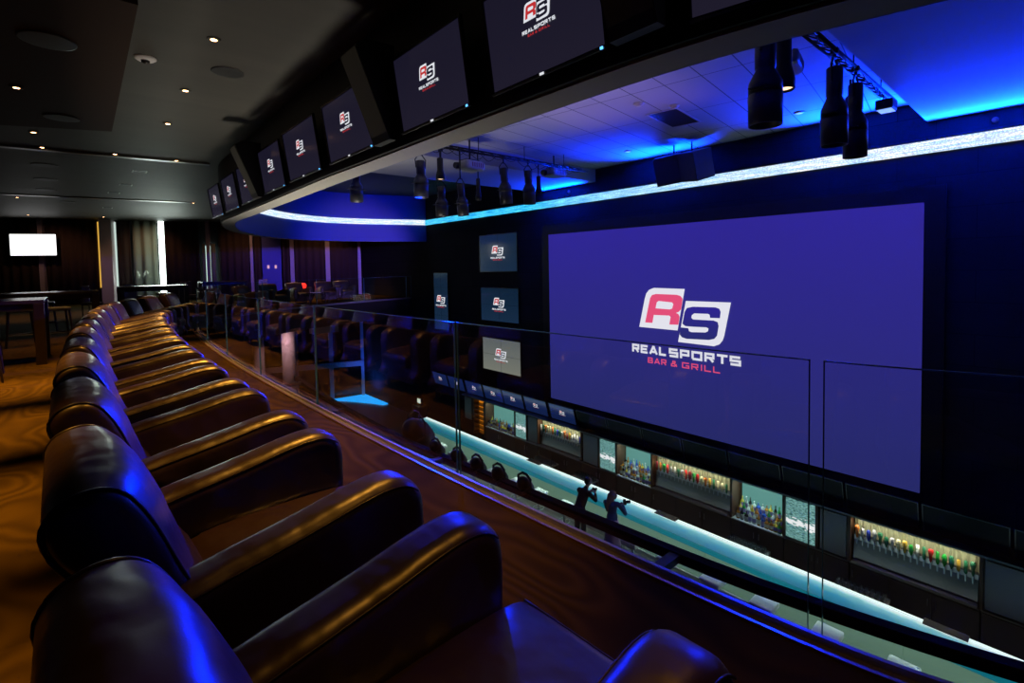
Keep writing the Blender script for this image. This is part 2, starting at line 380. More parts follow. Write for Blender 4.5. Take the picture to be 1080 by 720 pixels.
# ------------------------------------------------------------------ plan of the place
W = 12.73                                   # screen wall
ZL = -6.1                                   # lower floor
ZC = 4.2                                    # lounge ceiling
FA = lambda x: 33.7 - .37*(x+2.8)           # window wall: y at x
glassP = smooth_path([(3.05,-3.2),(2.62,-1.4),(2.25,0),(2.08,.8),(1.95,2.8),(1.88,5.2),(1.86,7.4),(1.89,9.7),(2.03,12.6),(2.33,15.2),(3.25,17.6),(4.75,19.4),(6.7,20.6),(8.8,21.4),(10.75,21.9),(12.7,22.25)], 10)
ringP = smooth_path([(4.5,-3.2),(3.8,-1.2),(3.34,.44),(3.08,1.7),(3.02,3.4),(3.0,5.5),(2.98,7.1),(3.04,10.1),(3.08,12.6),(3.16,14.6),(3.75,17.0),(4.6,18.75),(5.6,20.1),(6.7,21.05),(8.3,21.65),(10.1,21.5),(11.8,20.95),(12.7,20.7)], 10)
deckP = offset_path(glassP, -.012)            # deck edge lies beyond the glass (to its right)

# ---- floors
bm = bmesh.new()
pts = [(-9,-3.2)] + [(p.x,p.y) for p in offset_path(glassP, .10)] + [(12.7,FA(12.7)),(-9,FA(-9))]
poly_prism(bm, pts, -.06, 0)
struct('floor', bm, M['carpet'], 'upper lounge floor with orange-brown swirl carpet')
bm = bmesh.new()
pts = [(-9,-3.2)] + [(p.x,p.y) for p in deckP] + [(12.7,FA(12.7)),(-9,FA(-9))]
poly_prism(bm, pts, -.95, -.062)
struct('floor_slab', bm, M['slab'])
bm = b2((-9,-3.2,ZL-.1),(9.2,36.2,ZL)); struct('floor_lower', bm, M['lower_dark'], 'brown floor of the lower level')
bm = b2((9.2,-3.2,ZL-.1),(W,36.2,ZL)); struct('floor_bar', bm, M['lower_floor'], 'pale stone floor along the bar')
# nosing + channel along the glass
bm = bmesh.new(); ribbon(bm, glassP, .088, .104, -.05, .010); struct('trim_1', bm, M['copper'], 'copper strip edging the carpet by the glass')
bm = bmesh.new(); ribbon(bm, glassP, -.014, .087, -.06, -.014); ribbon(bm, glassP, .012, .030, -.0139, .014)
struct('trim_2', bm, M['shoe'], 'metal channel at the foot of the glass rail')

# ---- walls
struct('wall_right', b2((W,-3.2,ZL),(W+.2,28.2,5.6)), M['wall'], 'dark panelled wall carrying the projection screen')
struct('wall_back', b2((-9,-3.4,ZL),(W+.2,-3.2,5.6)), M['wall_plain'])
struct('wall_left', b2((-9.2,-3.2,ZL),(-9,36.2,5.6)), M['wall_plain'])
a = Vector((-9,FA(-9))); b = Vector((W+.2,FA(W+.2)))
bm = bmesh.new(); poly_prism(bm, [(a.x,a.y+.35),(b.x,b.y+.35),(b.x,b.y+.55),(a.x,a.y+.55)], ZL, 5.6)
struct('wall_far', bm, M['wall_plain'])

# ---- ceilings
ringO = offset_path(ringP, .34)
outer = [(p.x, p.y) for p in ringO]
bm = bmesh.new(); poly_prism(bm, [(-9,-3.2)] + outer + [(12.72,FA(12.72)+.3),(-9,FA(-9)+.3)], ZC, ZC+.1)
struct('ceiling', bm, M['ceil'], 'low dark lounge ceiling with recessed downlights')
bm = bmesh.new(); poly_prism(bm, [(-3.2,6.2),(.56,6.26),(.58,12.06),(-3.2,13.6)], ZC-.05, ZC-.001)
struct('ceiling_panel', bm, M['panel_brown'], 'dropped brown panel in the lounge ceiling')
struct('ceiling_void', b2((2.9,-3.2,4.56),(W,10.6,4.66)), M['tile'], 'tiled ceiling above the void, washed in blue')
struct('ceiling_dark', b2((2.9,10.6,4.9),(W,25,5.0)), M['sofit_dark'])
# deep beams at both ends of the void's tiled field
struct('beam_near', b2((2.9,-3.2,4.15),(W,1.96,4.56)), M['blue_paint'], 'flat soffit above the near end of the void')
struct('beam_far', b2((2.9,10.3,4.15),(W,12.95,4.9)), M['blue_paint'], 'flat soffit across the far end of the tiled ceiling')
# ring soffit round the void
bm = bmesh.new(); ribbon(bm, ringP, 0, .30, 2.75, 4.9)
ro = struct('soffit_ring', bm, M['ring'], 'curved soffit with warm grey underside around the void')
# dark outer face + television ledge
bm = bmesh.new(); ribbon(bm, ringP, .302, .34, 2.77, ZC-.002)
struct('trim_3', bm, M['black'], 'black outer face of the soffit behind the televisions')
# inner face of the ring: blue stage light is put into its colour
bm = bmesh.new(); ribbon(bm, ringP, -.012, -.001, 2.752, 4.9); M['ringin'] = mat('soffit_blue_light_tint', (.05,.09,.34,1), .6)
struct('trim_4', bm, M['ringin'], 'inner face of the curved soffit, blue light put into its colour')
# ceiling grooves in the lounge
M['groove'] = mat('groove_metal', (.16,.15,.13,1), .3, .4)
for i,(x0,y0,x1,y1) in enumerate([(-8.5,15.75,2.6,14.5),(-8.5,24.6,3.4,22.7)]):
    d = Vector((x1-x0,y1-y0)).normalized(); n = Vector((-d.y,d.x))*.09
    bm = bmesh.new(); poly_prism(bm, [(x0-n.x,y0-n.y),(x1-n.x,y1-n.y),(x1+n.x,y1+n.y),(x0+n.x,y0+n.y)], ZC-.03, ZC-.001)
    struct('trim_%d' % (5+i), bm, M['groove'], 'narrow metal channel across the lounge ceiling')

# ---- LED band: on the wall, then round the inner face of the far soffit
def band(path, z0, z1, name, label):
    bm = bmesh.new(); ribbon(bm, path, -.05, -.014, z0, z1)
    o = link(name, bm, M['led'])
    return tag(o, label, 'light strip')
wallpath = [Vector((W, y)) for y in [-3.1+i*.8 for i in range(30)]] ; wallpath = [p for p in wallpath if p.y < 20.5] + [Vector((W,20.72))]
bm = b2((W-.04,-3.1,3.54),(W-.002,20.68,3.78)); tag(link('led_light_strip', bm, M['led']), 'glowing cyan-white LED band running straight along the screen wall', 'light strip')
farp = [p for p in ringP if p.y > 12.5]
band(farp, 3.54, 3.78, 'led_light_strip', 'glowing blue-white LED band curving round the far soffit')
bm = b2((W-.035,-3.1,3.795),(W-.002,20.68,3.83)); struct('trim_8', bm, M['black'])

# ------------------------------------------------------------------ logo + screens
PL=[(-0.2425,-0.0104),(-0.2091,0.1338),(-0.1996,0.1623),(-0.1829,0.1811),(-0.1555,0.1913),(0.0112,0.1892),(-0.0268,-0.0111)]
PR=[(0.0167,0.1329),(0.2316,0.1343),(0.2016,-0.0147),(0.1944,-0.0368),(0.1799,-0.0562),(0.1541,-0.0676),(-0.0246,-0.0662)]
RR=[(-0.2055,0.0152),(-0.1759,0.139),(-0.1648,0.1553),(-0.1423,0.1615),(-0.03,0.1609),(-0.0094,0.1562),(0.0021,0.1429),(-0.0013,0.1186),(-0.0064,0.0918),(-0.018,0.0797),(-0.033,0.0736),(-0.0197,0.0682),(-0.014,0.0556),(-0.0208,0.0169),(-0.0689,0.0149),(-0.0619,0.0526),(-0.0686,0.0583),(-0.1548,0.0562),(-0.1632,0.0158)]
RH=[(-0.1355,0.1207),(-0.1428,0.0903),(-0.0642,0.0888),(-0.0514,0.0941),(-0.0454,0.1151),(-0.0512,0.1233),(-0.1248,0.1274)]
SS=[(0.004,0.0393),(0.0124,0.0814),(0.0246,0.1002),(0.055,0.1076),(0.1618,0.1098),(0.1801,0.105),(0.1873,0.0911),(0.1837,0.0624),(0.1379,0.0608),(0.1357,0.0752),(0.1282,0.0784),(0.0612,0.0767),(0.0485,0.067),(0.0468,0.055),(0.0547,0.048),(0.1543,0.0496),(0.1734,0.0438),(0.1778,0.0262),(0.1704,-0.0175),(0.1578,-0.0332),(0.1317,-0.0408),(0.0223,-0.0463),(-0.0021,-0.041),(-0.0136,-0.0283),(-0.0093,0.0056),(0.0306,0.005),(0.0346,-0.009),(0.0466,-0.0124),(0.1166,-0.0078),(0.128,-0.001),(0.1303,0.0108),(0.1205,0.0159),(0.0546,0.0137),(0.0161,0.0137),(0.0007,0.0239)]
def flat(bm, pts, y):
    vs = [bm.verts.new((u, y, v)) for u, v in pts]
    for tri in tessellate_polygon([[Vector((u, v, 0)) for u, v in pts]]): bm.faces.new([vs[k] for k in tri])
GLYPH = {'R':(1,[[(.11,.0),(.11,.89),(.85,.89),(.85,.47),(.11,.47)],[(.50,.47),(.84,.04)]]),
 'E':(.95,[[(.95,.89),(.11,.89),(.11,.11),(.95,.11)],[(.11,.5),(.86,.5)]]), 'A':(1.1,[[(.10,.03),(.46,.88),(.54,.88),(.90,.03)],[(.24,.30),(.76,.30)]]),
 'L':(.9,[[(.11,1),(.11,.11),(.95,.11)]]), 'S':(1,[[(.92,.89),(.11,.89),(.11,.5),(.89,.5),(.89,.11),(.08,.11)]]),
 'P':(1,[[(.11,0),(.11,.89),(.87,.89),(.87,.42),(.11,.42)]]), 'O':(1.1,[[(.11,.11),(.11,.89),(.89,.89),(.89,.11),(.11,.11)]]),
 'T':(1,[[(.02,.89),(.98,.89)],[(.5,.89),(.5,0)]]), 'B':(1,[[(.11,.5),(.11,.89),(.82,.89),(.82,.5),(.11,.5),(.11,.11),(.87,.11),(.87,.5)]]),
 'G':(1.05,[[(.92,.89),(.11,.89),(.11,.11),(.89,.11),(.89,.46),(.52,.46)]]), 'I':(.3,[[(.5,0),(.5,1)]]),
 '&':(1.05,[[(.95,.06),(.30,.66),(.30,.89),(.66,.89),(.66,.66),(.11,.40),(.11,.11),(.62,.11),(.90,.44)]]), ' ':(.35,[])}
def word(bm, s, u0, u1, v0, v1, y, t):
    """squared wide capitals laid out between u0..u1, v0..v1; t = stroke width as a share of the height"""
    H = v1-v0; gap = .17; tot = sum(GLYPH[c][0] for c in s) + gap*(len(s)-1); k = (u1-u0)/tot; x = u0
    for c in s:
        w, strokes = GLYPH[c]
        for st in strokes:
            P = [Vector((x+p[0]*w*k, v0+p[1]*H)) for p in st]
            if c == 'I': P = [Vector((x+.15*k, v0+p[1]*H)) for p in st]
            h = t*H/2
            for i, (a, b) in enumerate(zip(P, P[1:])):
                d = (b-a).normalized(); n = Vector((-d.y,d.x))*h
                a2 = a - d*(h if i > 0 else 0); b2_ = b + d*(h if i < len(P)-2 else 0)
                bm.faces.new([bm.verts.new((q.x, y - .0002*i, q.y)) for q in (a2-n, b2_-n, b2_+n, a2+n)])
        x += (w+gap)*k
def logo_meshes():
    out = {}
    for k, pts, y in (('plate_l',PL,-.004),('plate_r',PR,-.004),('letter_r',RR,-.007),('hole',RH,-.010),('letter_s',SS,-.008)):
        bm = bmesh.new(); flat(bm, pts, y); out[k] = bm
    bm = bmesh.new(); word(bm, 'REAL', -.285, -.087, -.1424, -.1012, -.006, .27); out['real'] = bm
    bm = bmesh.new(); word(bm, 'SPORTS', -.073, .277, -.1424, -.1012, -.006, .27); out['sports'] = bm
    bm = bmesh.new(); word(bm, 'BAR', -.192, -.085, -.1888, -.1599, -.006, .2); out['bar'] = bm
    bm = bmesh.new(); word(bm, '&', -.062, -.028, -.1888, -.1599, -.006, .2); out['amp'] = bm
    bm = bmesh.new(); word(bm, 'GRILL', -.005, .185, -.1888, -.1599, -.006, .2); out['grill'] = bm
    res = {}
    for k, bm in out.items():
        me = bpy.data.meshes.new('logo_'+k); bm.to_mesh(me); bm.free(); me.materials.append(None); res[k] = me
    return res
LOGO = logo_meshes()
def put_logo(parent, scr, H, white, red, scale=1., dy=0., y0=0.):
    """lays the logo on a display of height H (parent origin at the picture's centre)"""
    for nm, k, m in (('logo_plate','plate_l',white),('logo_plate','plate_r',white),('logo_letter','letter_r',red),('logo_letter_centre','hole',white),('logo_letter','letter_s',scr),('lettering','real',white),('lettering','sports',white),('lettering','bar',red),('lettering','amp',red),('lettering','grill',red)):
        o = bpy.data.objects.new(nm, LOGO[k]); COL.objects.link(o); o.parent = parent
        o.scale = (H*scale,)*3; o.location = (0, y0, dy*H)
        o.material_slots[0].link = 'OBJECT'; o.material_slots[0].material = m
def display(name, label, loc, w, h, bez, depth, scr, tilt=0., rz=-PI/2, group=None, logo=None, cat='television', seams=None, lscale=1., dy=0., led=False):
    t = thing(name, label, cat, loc, 0, group); t.rotation_euler = (tilt, 0, rz)
    bm = bmesh.new(); W2, H2 = w/2+bez, h/2+bez
    # frame ring and back
    for lo, hi in (((-W2,0,-H2),(-w/2,.035,H2)), ((w/2,0,-H2),(W2,.035,H2)), ((-w/2,0,h/2),(w/2,.035,H2)), ((-w/2,0,-H2),(w/2,.035,-h/2))):
        addb2(bm, lo, hi)
    addb2(bm, (-W2,.035,-H2), (W2,depth*.5,H2)); addb2(bm, (-W2*.75,depth*.5,-H2*.75), (W2*.75,depth,H2*.75))
    link('frame', bm, M['bezel'] if cat == 'television' else M['black'], t)
    s = link('picture_screen', b2((-w/2,.012,-h/2),(w/2,.034,h/2)), scr, t)
    if seams:
        bm = bmesh.new(); addb2(bm, (-.004,.008,-h/2), (.004,.0119,h/2)); addb2(bm, (-w/2,.008,-.004), (w/2,.0119,.004))
        if seams == 4:
            addb2(bm, (-w/2,.008,-h/4-.004),(w/2,.0119,-h/4+.004)); addb2(bm, (-w/2,.008,h/4-.004),(w/2,.0119,h/4+.004))
        link('panel_seam', bm, M['bezel'], t)
    if led:
        link('bottom_edge', b2((-W2+.01,-.012,-H2-.006),(W2-.01,.012,-H2+.010)), M['chrome'], t)['label'] = 'bright silver lower edge'
        link('status_light', b2((W2-.05,-.016,-H2-.004),(W2-.03,-.010,-H2+.012)), M['em_led_blue'], t)['label'] = 'small blue status light'
        link('badge', b2((-.02,-.016,-H2-.002),(.02,-.010,-H2+.014)), M['em_white'], t)['label'] = 'small bright badge'
    if logo: put_logo(t, scr, h, logo[0], logo[1], lscale, dy, .010)
    return t

# the projection screen
big = display('projection_screen', 'huge purple projection screen with a red and white logo', (W-.09,7.19,-.365), 10.42, 5.87, .33, .085, M['scr_big'], cat='projection screen', logo=(M['em_bigwhite'],M['em_pink']))
# wall displays
display('wall_display', 'upper dark teal wall display left of the projection screen', (W-.07,15.28,2.02), 2.30,1.46,.03,.06, M['scr_blue'], logo=(M['em_white'],M['em_red']), seams=2, lscale=1.08)
display('wall_display', 'middle dark blue wall display left of the projection screen', (W-.07,15.26,-.07), 2.34,1.34,.03,.06, M['scr_blue'], logo=(M['em_white'],M['em_red']), seams=2, lscale=1.12)
display('wall_display', 'bottom light grey wall display left of the projection screen', (W-.07,15.20,-2.13), 2.34,1.32,.03,.06, M['scr_grey'], logo=(M['em_white'],M['em_red']), seams=2, lscale=1.12)
display('wall_display', 'tall narrow wall display near the far corner', (W-.07,19.5,-.10), 1.15,2.62,.03,.06, M['scr_blue'], logo=(M['em_white'],M['em_red']), seams=4, lscale=.58)

# televisions on the soffit ring
tvs = [('cut off at the top edge above the round stage lamps', .25,1.52),
       ('nearest whole one with the largest logo', 1.99,3.18),
       ('next one beyond the largest logo', 3.44,4.65),
       ('one just beyond the second wedge loudspeaker', 5.23,6.55),
       ('middle one of the three between wedge loudspeakers', 6.84,8.21),
       ('one on the near side of the farthest wedge loudspeaker', 8.49,9.73),
       ('one half hidden by the farthest wedge loudspeaker', 10.31,11.55),
       ('second from the far end', 11.85,13.12),
       ('farthest one at the bend', 13.5,14.76)]
TILT = math.radians(8)
for i,(lab,y0,y1) in enumerate(tvs):
    w = (y1-y0)-.04; h = .70; yc = (y0+y1)/2
    rx = min(p.x for p in ringP if y0-.2 <= p.y <= y1+.2); xf = rx-.34-.075
    if i == 0: xf = 2.86
    xc = xf - math.sin(TILT)*(h/2+.03) ; zc = 2.84 + math.cos(TILT)*(h/2+.03)
    display('television', 'soffit television, ' + lab, (xc,yc,zc), w-.02, h, .022, .07, M['scr_tv'], tilt=TILT, rz=-PI/2+(math.radians(12) if i == 0 else 0), group='televisions along the soffit', logo=(M['em_white'],M['em_red']), lscale=.86, dy=.06, led=True)

# wedge loudspeakers between televisions
def wedge(name, label, y0, y1, group):
    t = thing(name, label, 'loudspeaker', (2.6,(y0+y1)/2,2.8), 0, group)
    P = [(.0,.02),(-.08,.02),(-.42,.92),(-.30,1.0),(.0,1.0)]
    hw = (y1-y0)/2
    bm = bmesh.new(); a = [bm.verts.new((x,-hw,z)) for x,z in P]; b = [bm.verts.new((x,hw,z)) for x,z in P]
    bm.faces.new(a); bm.faces.new(b[::-1])
    for i in range(5): bm.faces.new((a[i],b[i],b[(i+1)%5],a[(i+1)%5]))
    link('cabinet', bm, M['black'], t)
    d = Vector((-.37,0,.90)).normalized(); n = Vector((-d.z,0,d.x))
    bm = bmesh.new(); q = [Vector((-.06,0,.04))+n*.012, Vector((-.41,0,.90))+n*.012]
    vs = [bm.verts.new((q[0].x+n.x*k,s*(hw-.01),q[0].z+n.z*k)) for k in (0,.012) for s in (-1,1)] + [bm.verts.new((q[1].x+n.x*k,s*(hw-.01),q[1].z+n.z*k)) for k in (0,.012) for s in (-1,1)]
    for f in ((0,1,3,2),(4,6,7,5),(0,2,6,4),(1,5,7,3),(2,3,7,6),(0,4,5,1)): bm.faces.new([vs[k] for k in f])
    link('grille', bm, M['grey_edge'], t)['label'] = 'front face, window light put into its grey'
    return t
wedge('mounted_loudspeaker', 'black wedge loudspeaker between the second and third soffit televisions', 4.78,5.16,'wedge loudspeakers on the soffit')
wedge('mounted_loudspeaker', 'black wedge loudspeaker hiding part of the sixth soffit television', 9.86,10.24,'wedge loudspeakers on the soffit')
wedge('mounted_loudspeaker', 'black wedge loudspeaker between the nearest two soffit televisions', 1.58,1.92,'wedge loudspeakers on the soffit')

# ------------------------------------------------------------------ glass guard rail
gl_len = [0]
for p, q in zip(glassP, glassP[1:]): gl_len.append(gl_len[-1]+(q-p).length)
def y_param(y): # index on the path for a y (first part, rising)
    for i in range(len(glassP)-1):
        if glassP[i].y <= y <= glassP[i+1].y: return i + (y-glassP[i].y)/(glassP[i+1].y-glassP[i].y)
    return len(glassP)-1
def path_piece(i0, i1):
    out = [glassP[int(i0)].lerp(glassP[min(int(i0)+1,len(glassP)-1)], i0-int(i0))]
    out += [glassP[k] for k in range(int(i0)+1, int(math.ceil(i1)))]
    out.append(glassP[int(i1)].lerp(glassP[min(int(i1)+1,len(glassP)-1)], i1-int(i1)))
    return out
joints = [-3.0,-1.55,.64,2.83,5.36,7.5,9.72,12.1,14.6]
segs = [(y_param(a), y_param(b)) for a,b in zip(joints, joints[1:])]
ii = y_param(14.6); nP = len(glassP)-1
k0 = ii
while k0 < nP-2:
    k1 = min(k0+ 12, nP-.2); segs.append((k0,k1)); k0 = k1
ords = ['nearest','first past the near corner','second','third','fourth','fifth','sixth','seventh','eighth','ninth','tenth','eleventh','twelfth','thirteenth','fourteenth']
gdesc = ['clear glass guard panel outside the frame at the near end','clear glass guard panel in front of the right end of the bar','clear glass guard panel in front of the projection screen and the taps','clear glass guard panel in front of the wall displays','clear glass guard panel in front of the lower windows','clear glass guard panel beside the seventh armchair','clear glass guard panel beside the ninth armchair','clear glass guard panel at the start of the far bend','clear glass guard panel in the far bend','clear glass guard panel just past the far bend','clear glass guard panel on the far deck beside two armchairs','clear glass guard panel on the far deck nearest the screen wall','clear glass guard panel on the far deck by the corner']
for i,(a,b_) in enumerate(segs):
    gap = .02 if i != 1 and i != 2 else .045
    pc = path_piece(a+.02*0, b_)
    # trim the ends
    pc[0] = pc[0] + (pc[1]-pc[0]).normalized()*gap/2*(1.0) ; pc[-1] = pc[-1] - (pc[-1]-pc[-2]).normalized()*gap/2
    t = thing('glass_guard_panel', gdesc[min(i,len(gdesc)-1)], 'glass panel', (pc[0].x,pc[0].y,0), 0, 'glass panels of the guard rail')
    base = Vector((pc[0].x,pc[0].y)); lp = [p-base for p in pc]
    bm = bmesh.new(); A = [bm.verts.new((p.x,p.y,-.01)) for p in lp]; B = [bm.verts.new((p.x,p.y,1.07)) for p in lp]
    for k in range(len(lp)-1): bm.faces.new((A[k],A[k+1],B[k+1],B[k]))
    link('pane', bm, M['glass'], t)
    bm = bmesh.new(); ribbon(bm, lp, -.006, .006, 1.07, 1.074)
    for q, w_ in ((lp[0], lp[1]), (lp[-1], lp[-2])):
        d = (w_-q).normalized()*.003; n = Vector((-d.y,d.x)).normalized()*.007
        vs = [(q.x-n.x,q.y-n.y),(q.x+n.x,q.y+n.y),(q.x+n.x+d.x,q.y+n.y+d.y),(q.x-n.x+d.x,q.y-n.y+d.y)]
        poly_prism(bm, vs, 0, 1.072)
    link('polished_edge', bm, M['glass_edge'], t)['label'] = 'polished glass edge catching blue light'

# dark pipe hung outside the guard with stage lamps
pipeP = smooth_path([(4.1,-1.8),(3.72,-.9),(3.32,.1),(3.05,1.25),(2.93,2.5),(2.82,3.9),(2.74,4.9),(2.76,6.4),(2.82,7.8),(2.95,9.5)], 8)
t = thing('lighting_rail', 'black square lighting rail hung outside the glass guard', 'rail', (pipeP[0].x,pipeP[0].y,-.5))
bm = bmesh.new(); ribbon(bm, [p-pipeP[0] for p in pipeP], -.035, .035, -.07, 0.0); link('rail_tube', bm, M['rail_black'], t)
for y in (-.6, 1.75, 4.3, 6.8, 9.0):
    q = min(pipeP, key=lambda p: abs(p.y-y)); g = min(glassP, key=lambda p: abs(p.y-y))
    bm = bmesh.new(); vs = box(bm, (0,0,0), ((q.x-g.x)-.10,.07,.05)); 
    bmesh.ops.translate(bm, vec=((q.x+g.x+.03)/2-pipeP[0].x, y-pipeP[0].y, -.035), verts=vs)
    link('bracket', bm, M['bracket'], t)
def par_can(name, label, loc, r, L, axis, group):
    t = thing(name, label, 'stage light', loc, 0, group)
    ax = Vector(axis).normalized(); bm = bmesh.new()
    lathe(bm, [(r*.35,-L*.55),(r*.62,-L*.5),(r*.8,-L*.3),(r,-L*.05),(r,L*.45),(r*.93,L*.45),(r*.85,L*.3)], (0,0,0), 16, ax)
    link('lamp_can', bm, M['blackmetal'], t, True)
    bm = bmesh.new(); lathe(bm, [(r*.84,L*.28),(r*.84,L*.31)], (0,0,0), 16, ax); link('lens', bm, M['black_gloss'], t)
    bm = bmesh.new(); n = r*1.15
    tube(bm, [(0,-n,0),(0,-n,n*.9),(0,-n*.3,n*1.35),(0,n*.3,n*1.35),(0,n,n*.9),(0,n,0)], .012, 6); link('yoke', bm, M['blackmetal'], t)
    bm = bmesh.new(); cyl(bm, (0,-n,0), (-.10,-n,-.02), .014, .014, 8); link('clamp', bm, M['blackmetal'], t)
    return t
for (x,y,z,r,L,lab) in [(2.96,5.16,-.52,.17,.40,'largest black stage light drum on the rail, at the left end of the bar'),
        (2.83,4.52,-.50,.070,.22,'small black stage light on the rail, first right of the large drum'),
        (2.85,4.14,-.50,.070,.22,'small black stage light on the rail, second right of the large drum'),
        (2.87,3.84,-.50,.070,.22,'small black stage light on the rail, middle of the five'),
        (2.88,3.52,-.50,.070,.22,'small black stage light on the rail, fourth right of the large drum'),
        (2.91,3.20,-.50,.070,.22,'small black stage light on the rail, nearest the camera')]:
    par_can('stage_light', lab, (x,y,z), r, L, (.5,.3,-.55), 'stage lights on the rail below the deck')

# ------------------------------------------------------------------ armchairs
def offs(prof, d):
    n = len(prof); out = []
    for i in range(n):
        p = Vector(prof[i]); a = Vector(prof[i-1]); b = Vector(prof[(i+1)%n])
        t = (b-a).normalized(); out.append(p + Vector((t.y,-t.x))*(-d))   # profile is clockwise seen from -y: inside is to the right
    return out
def area(prof): return sum(prof[i-1][0]*prof[i][1]-prof[i][0]*prof[i-1][1] for i in range(len(prof)))
def puff(bm, prof, hw, r, fn=None, nr=5, nm=6):
    """pillow-like solid: profile in x,z swept along y with rounded rims; fn(x,z,u)->(x,z) bulges it, u=-1..1"""
    sgn = 1 if area(prof) < 0 else -1
    st = []
    for k in range(nr+1):
        th = PI/2*k/nr; st.append((-(hw-r)-r*math.cos(th), r*(1-math.sin(th))))
    for k in range(1, nm): st.append((-(hw-r)+2*(hw-r)*k/nm, 0))
    for k in range(nr, -1, -1):
        th = PI/2*k/nr; st.append(((hw-r)+r*math.cos(th), r*(1-math.sin(th))))
    rings = []
    for y, d in st:
        pr = offs(prof, -sgn*d) if d > 1e-6 else [Vector(p) for p in prof]
        rg = []
        for p in pr:
            x, z = p.x, p.y
            if fn: x, z = fn(x, z, y/hw)
            rg.append(bm.verts.new((x, y, z)))
        rings.append(rg)
    n = len(prof)
    for a, b in zip(rings, rings[1:]):
        for i in range(n): bm.faces.new((a[i], a[(i+1)%n], b[(i+1)%n], b[i]))
    for rg in (rings[0], rings[-1]):
        c = sum((v.co for v in rg), Vector())/n
        cv = bm.verts.new(c + Vector((0, (-1 if rg is rings[0] else 1)*.012, 0)))
        for i in range(n): bm.faces.new((rg[i], rg[(i+1)%n], cv))
def smp(prof, n=4):
    P = [Vector(p) for p in prof]; N = len(P); out = []
    for i in range(N):
        p0, p1, p2, p3 = P[i-1], P[i], P[(i+1)%N], P[(i+2)%N]
        for k in range(n):
            t = k/n; out.append(.5*((2*p1)+(-p0+p2)*t+(2*p0-5*p1+4*p2-p3)*t*t+(-p0+3*p1-3*p2+p3)*t**3))
    return out
BACK = smp([(.04,.14),(.02,.34),(.0,.50),(-.015,.61),(-.055,.685),(-.10,.75),(-.125,.83),(-.105,.885),(-.06,.912),(-.01,.915),(.035,.89),(.075,.83),(.11,.75),(.15,.64),(.20,.53),(.27,.40),(.27,.14)], 3)
ARM = smp([(.06,.13),(.07,.40),(.09,.575),(.20,.612),(.35,.64),(.50,.668),(.65,.70),(.75,.712),(.82,.70),(.872,.655),(.892,.59),(.892,.45),(.885,.28),(.88,.13)], 3)
SEAT = smp([(.22,.27),(.22,.40),(.30,.452),(.50,.462),(.70,.462),(.86,.455),(.93,.435),(.955,.39),(.945,.33),(.92,.285),(.60,.27)], 3)
def armchair(label, group):
    t = thing('leather_armchair', label, 'armchair', (0,0,0), 0, group)
    def backfn(x, z, u):
        f = (1-u*u)
        if z > .35 and x > -.02: x += .035*f*min(1,(z-.35)/.3)
        if z > .7: z += .012*f
        return x, z
    bm = bmesh.new(); puff(bm, BACK, .375, .035, backfn); bk = link('backrest', bm, M['leather'], t, True)
    for s in (-1,1):
        pr = offs(BACK, (1 if area(BACK) < 0 else -1)*.002)
        bm = bmesh.new(); tube(bm, [(p.x, s*.356, p.y) for p in BACK if p.y > .45], .0055, 6); link('piping', bm, M['piping'], bk, True)
    for s in (-1,1):
        def armfn(x, z, u, s=s):
            if z > .5: z -= .0
            return x, z
        bm = bmesh.new(); puff(bm, ARM, .088, .055, armfn, 6, 3)
        bmesh.ops.translate(bm, vec=(0,s*.347,0), verts=bm.verts)
        ar = link('arm', bm, M['leather'], t, True)
        for q in (-1,1):
            bm = bmesh.new(); tube(bm, [(p.x, s*.347+q*.079, p.y-.0235) for p in ARM if p.y > .55 and p.x > .1 and p.x < .87], .0035, 6); link('seam', bm, M['piping'], ar, True)
    def seatfn(x, z, u):
        f = max(0,1-abs(u)**3)
        if z > .40: z += .022*f*max(0,1-((x-.6)/.4)**2)
        return x, z
    bm = bmesh.new(); puff(bm, SEAT, .256, .03, seatfn, 5, 8); sc = link('seat_cushion', bm, M['seat_leather'], t, True)
    bm = bmesh.new(); tube(bm, [(.935,-.24+.48*k/8,.437) for k in range(9)], .0045, 6); link('piping', bm, M['piping'], sc, True)
    link('base', b2((.05,-.33,.10),(.885,.33,.30), .01), M['leather'], t)
    for x in (.10,.82):
        for y in (-.36,.36): 
            bm = bmesh.new(); cyl(bm, (x,y,0), (x,y,.13), .020, .028, 10); link('leg', bm, M['dark_wood'], t)
    return t
def row_x(y):  # line of the chair fronts follows the guard glass
    g = min(glassP[:80], key=lambda p: abs(p.y-y)); return g.x
spots = []
ys = [-.35,.82,1.95,3.08,4.2,5.3,6.4,7.5,8.6,9.7]
xs = [.12,.05,.02,.0,-.01,.0,.02,.06,.12,.19]
for x,y in zip(xs,ys):
    spots.append((x,y))
spots += [(.30,10.85),(.48,12.0),(.78,13.2),(1.22,14.4),(1.75,15.6)]
desc = ['brown-black leather armchair cut off at the bottom right, only an arm tip showing','large brown-black leather armchair nearest the camera, blue-lit seat front',
 'brown-black leather armchair second from the camera, whole back and seat visible','third leather armchair in the row, strongest orange shine on its near arm',
 'fourth leather armchair in the row, blue light down its back','fifth leather armchair in the row along the rail','sixth leather armchair in the row along the rail',
 'seventh leather armchair in the row, orange shine on both arms','eighth leather armchair in the row','ninth leather armchair in the row','tenth leather armchair in the row, where the row starts to bend',
 'eleventh leather armchair, dark back with a blue patch','twelfth leather armchair near the far bend','thirteenth leather armchair, back lit blue beside the bright window slit','last leather armchair of the row, below the bright window slit']
ch0 = None
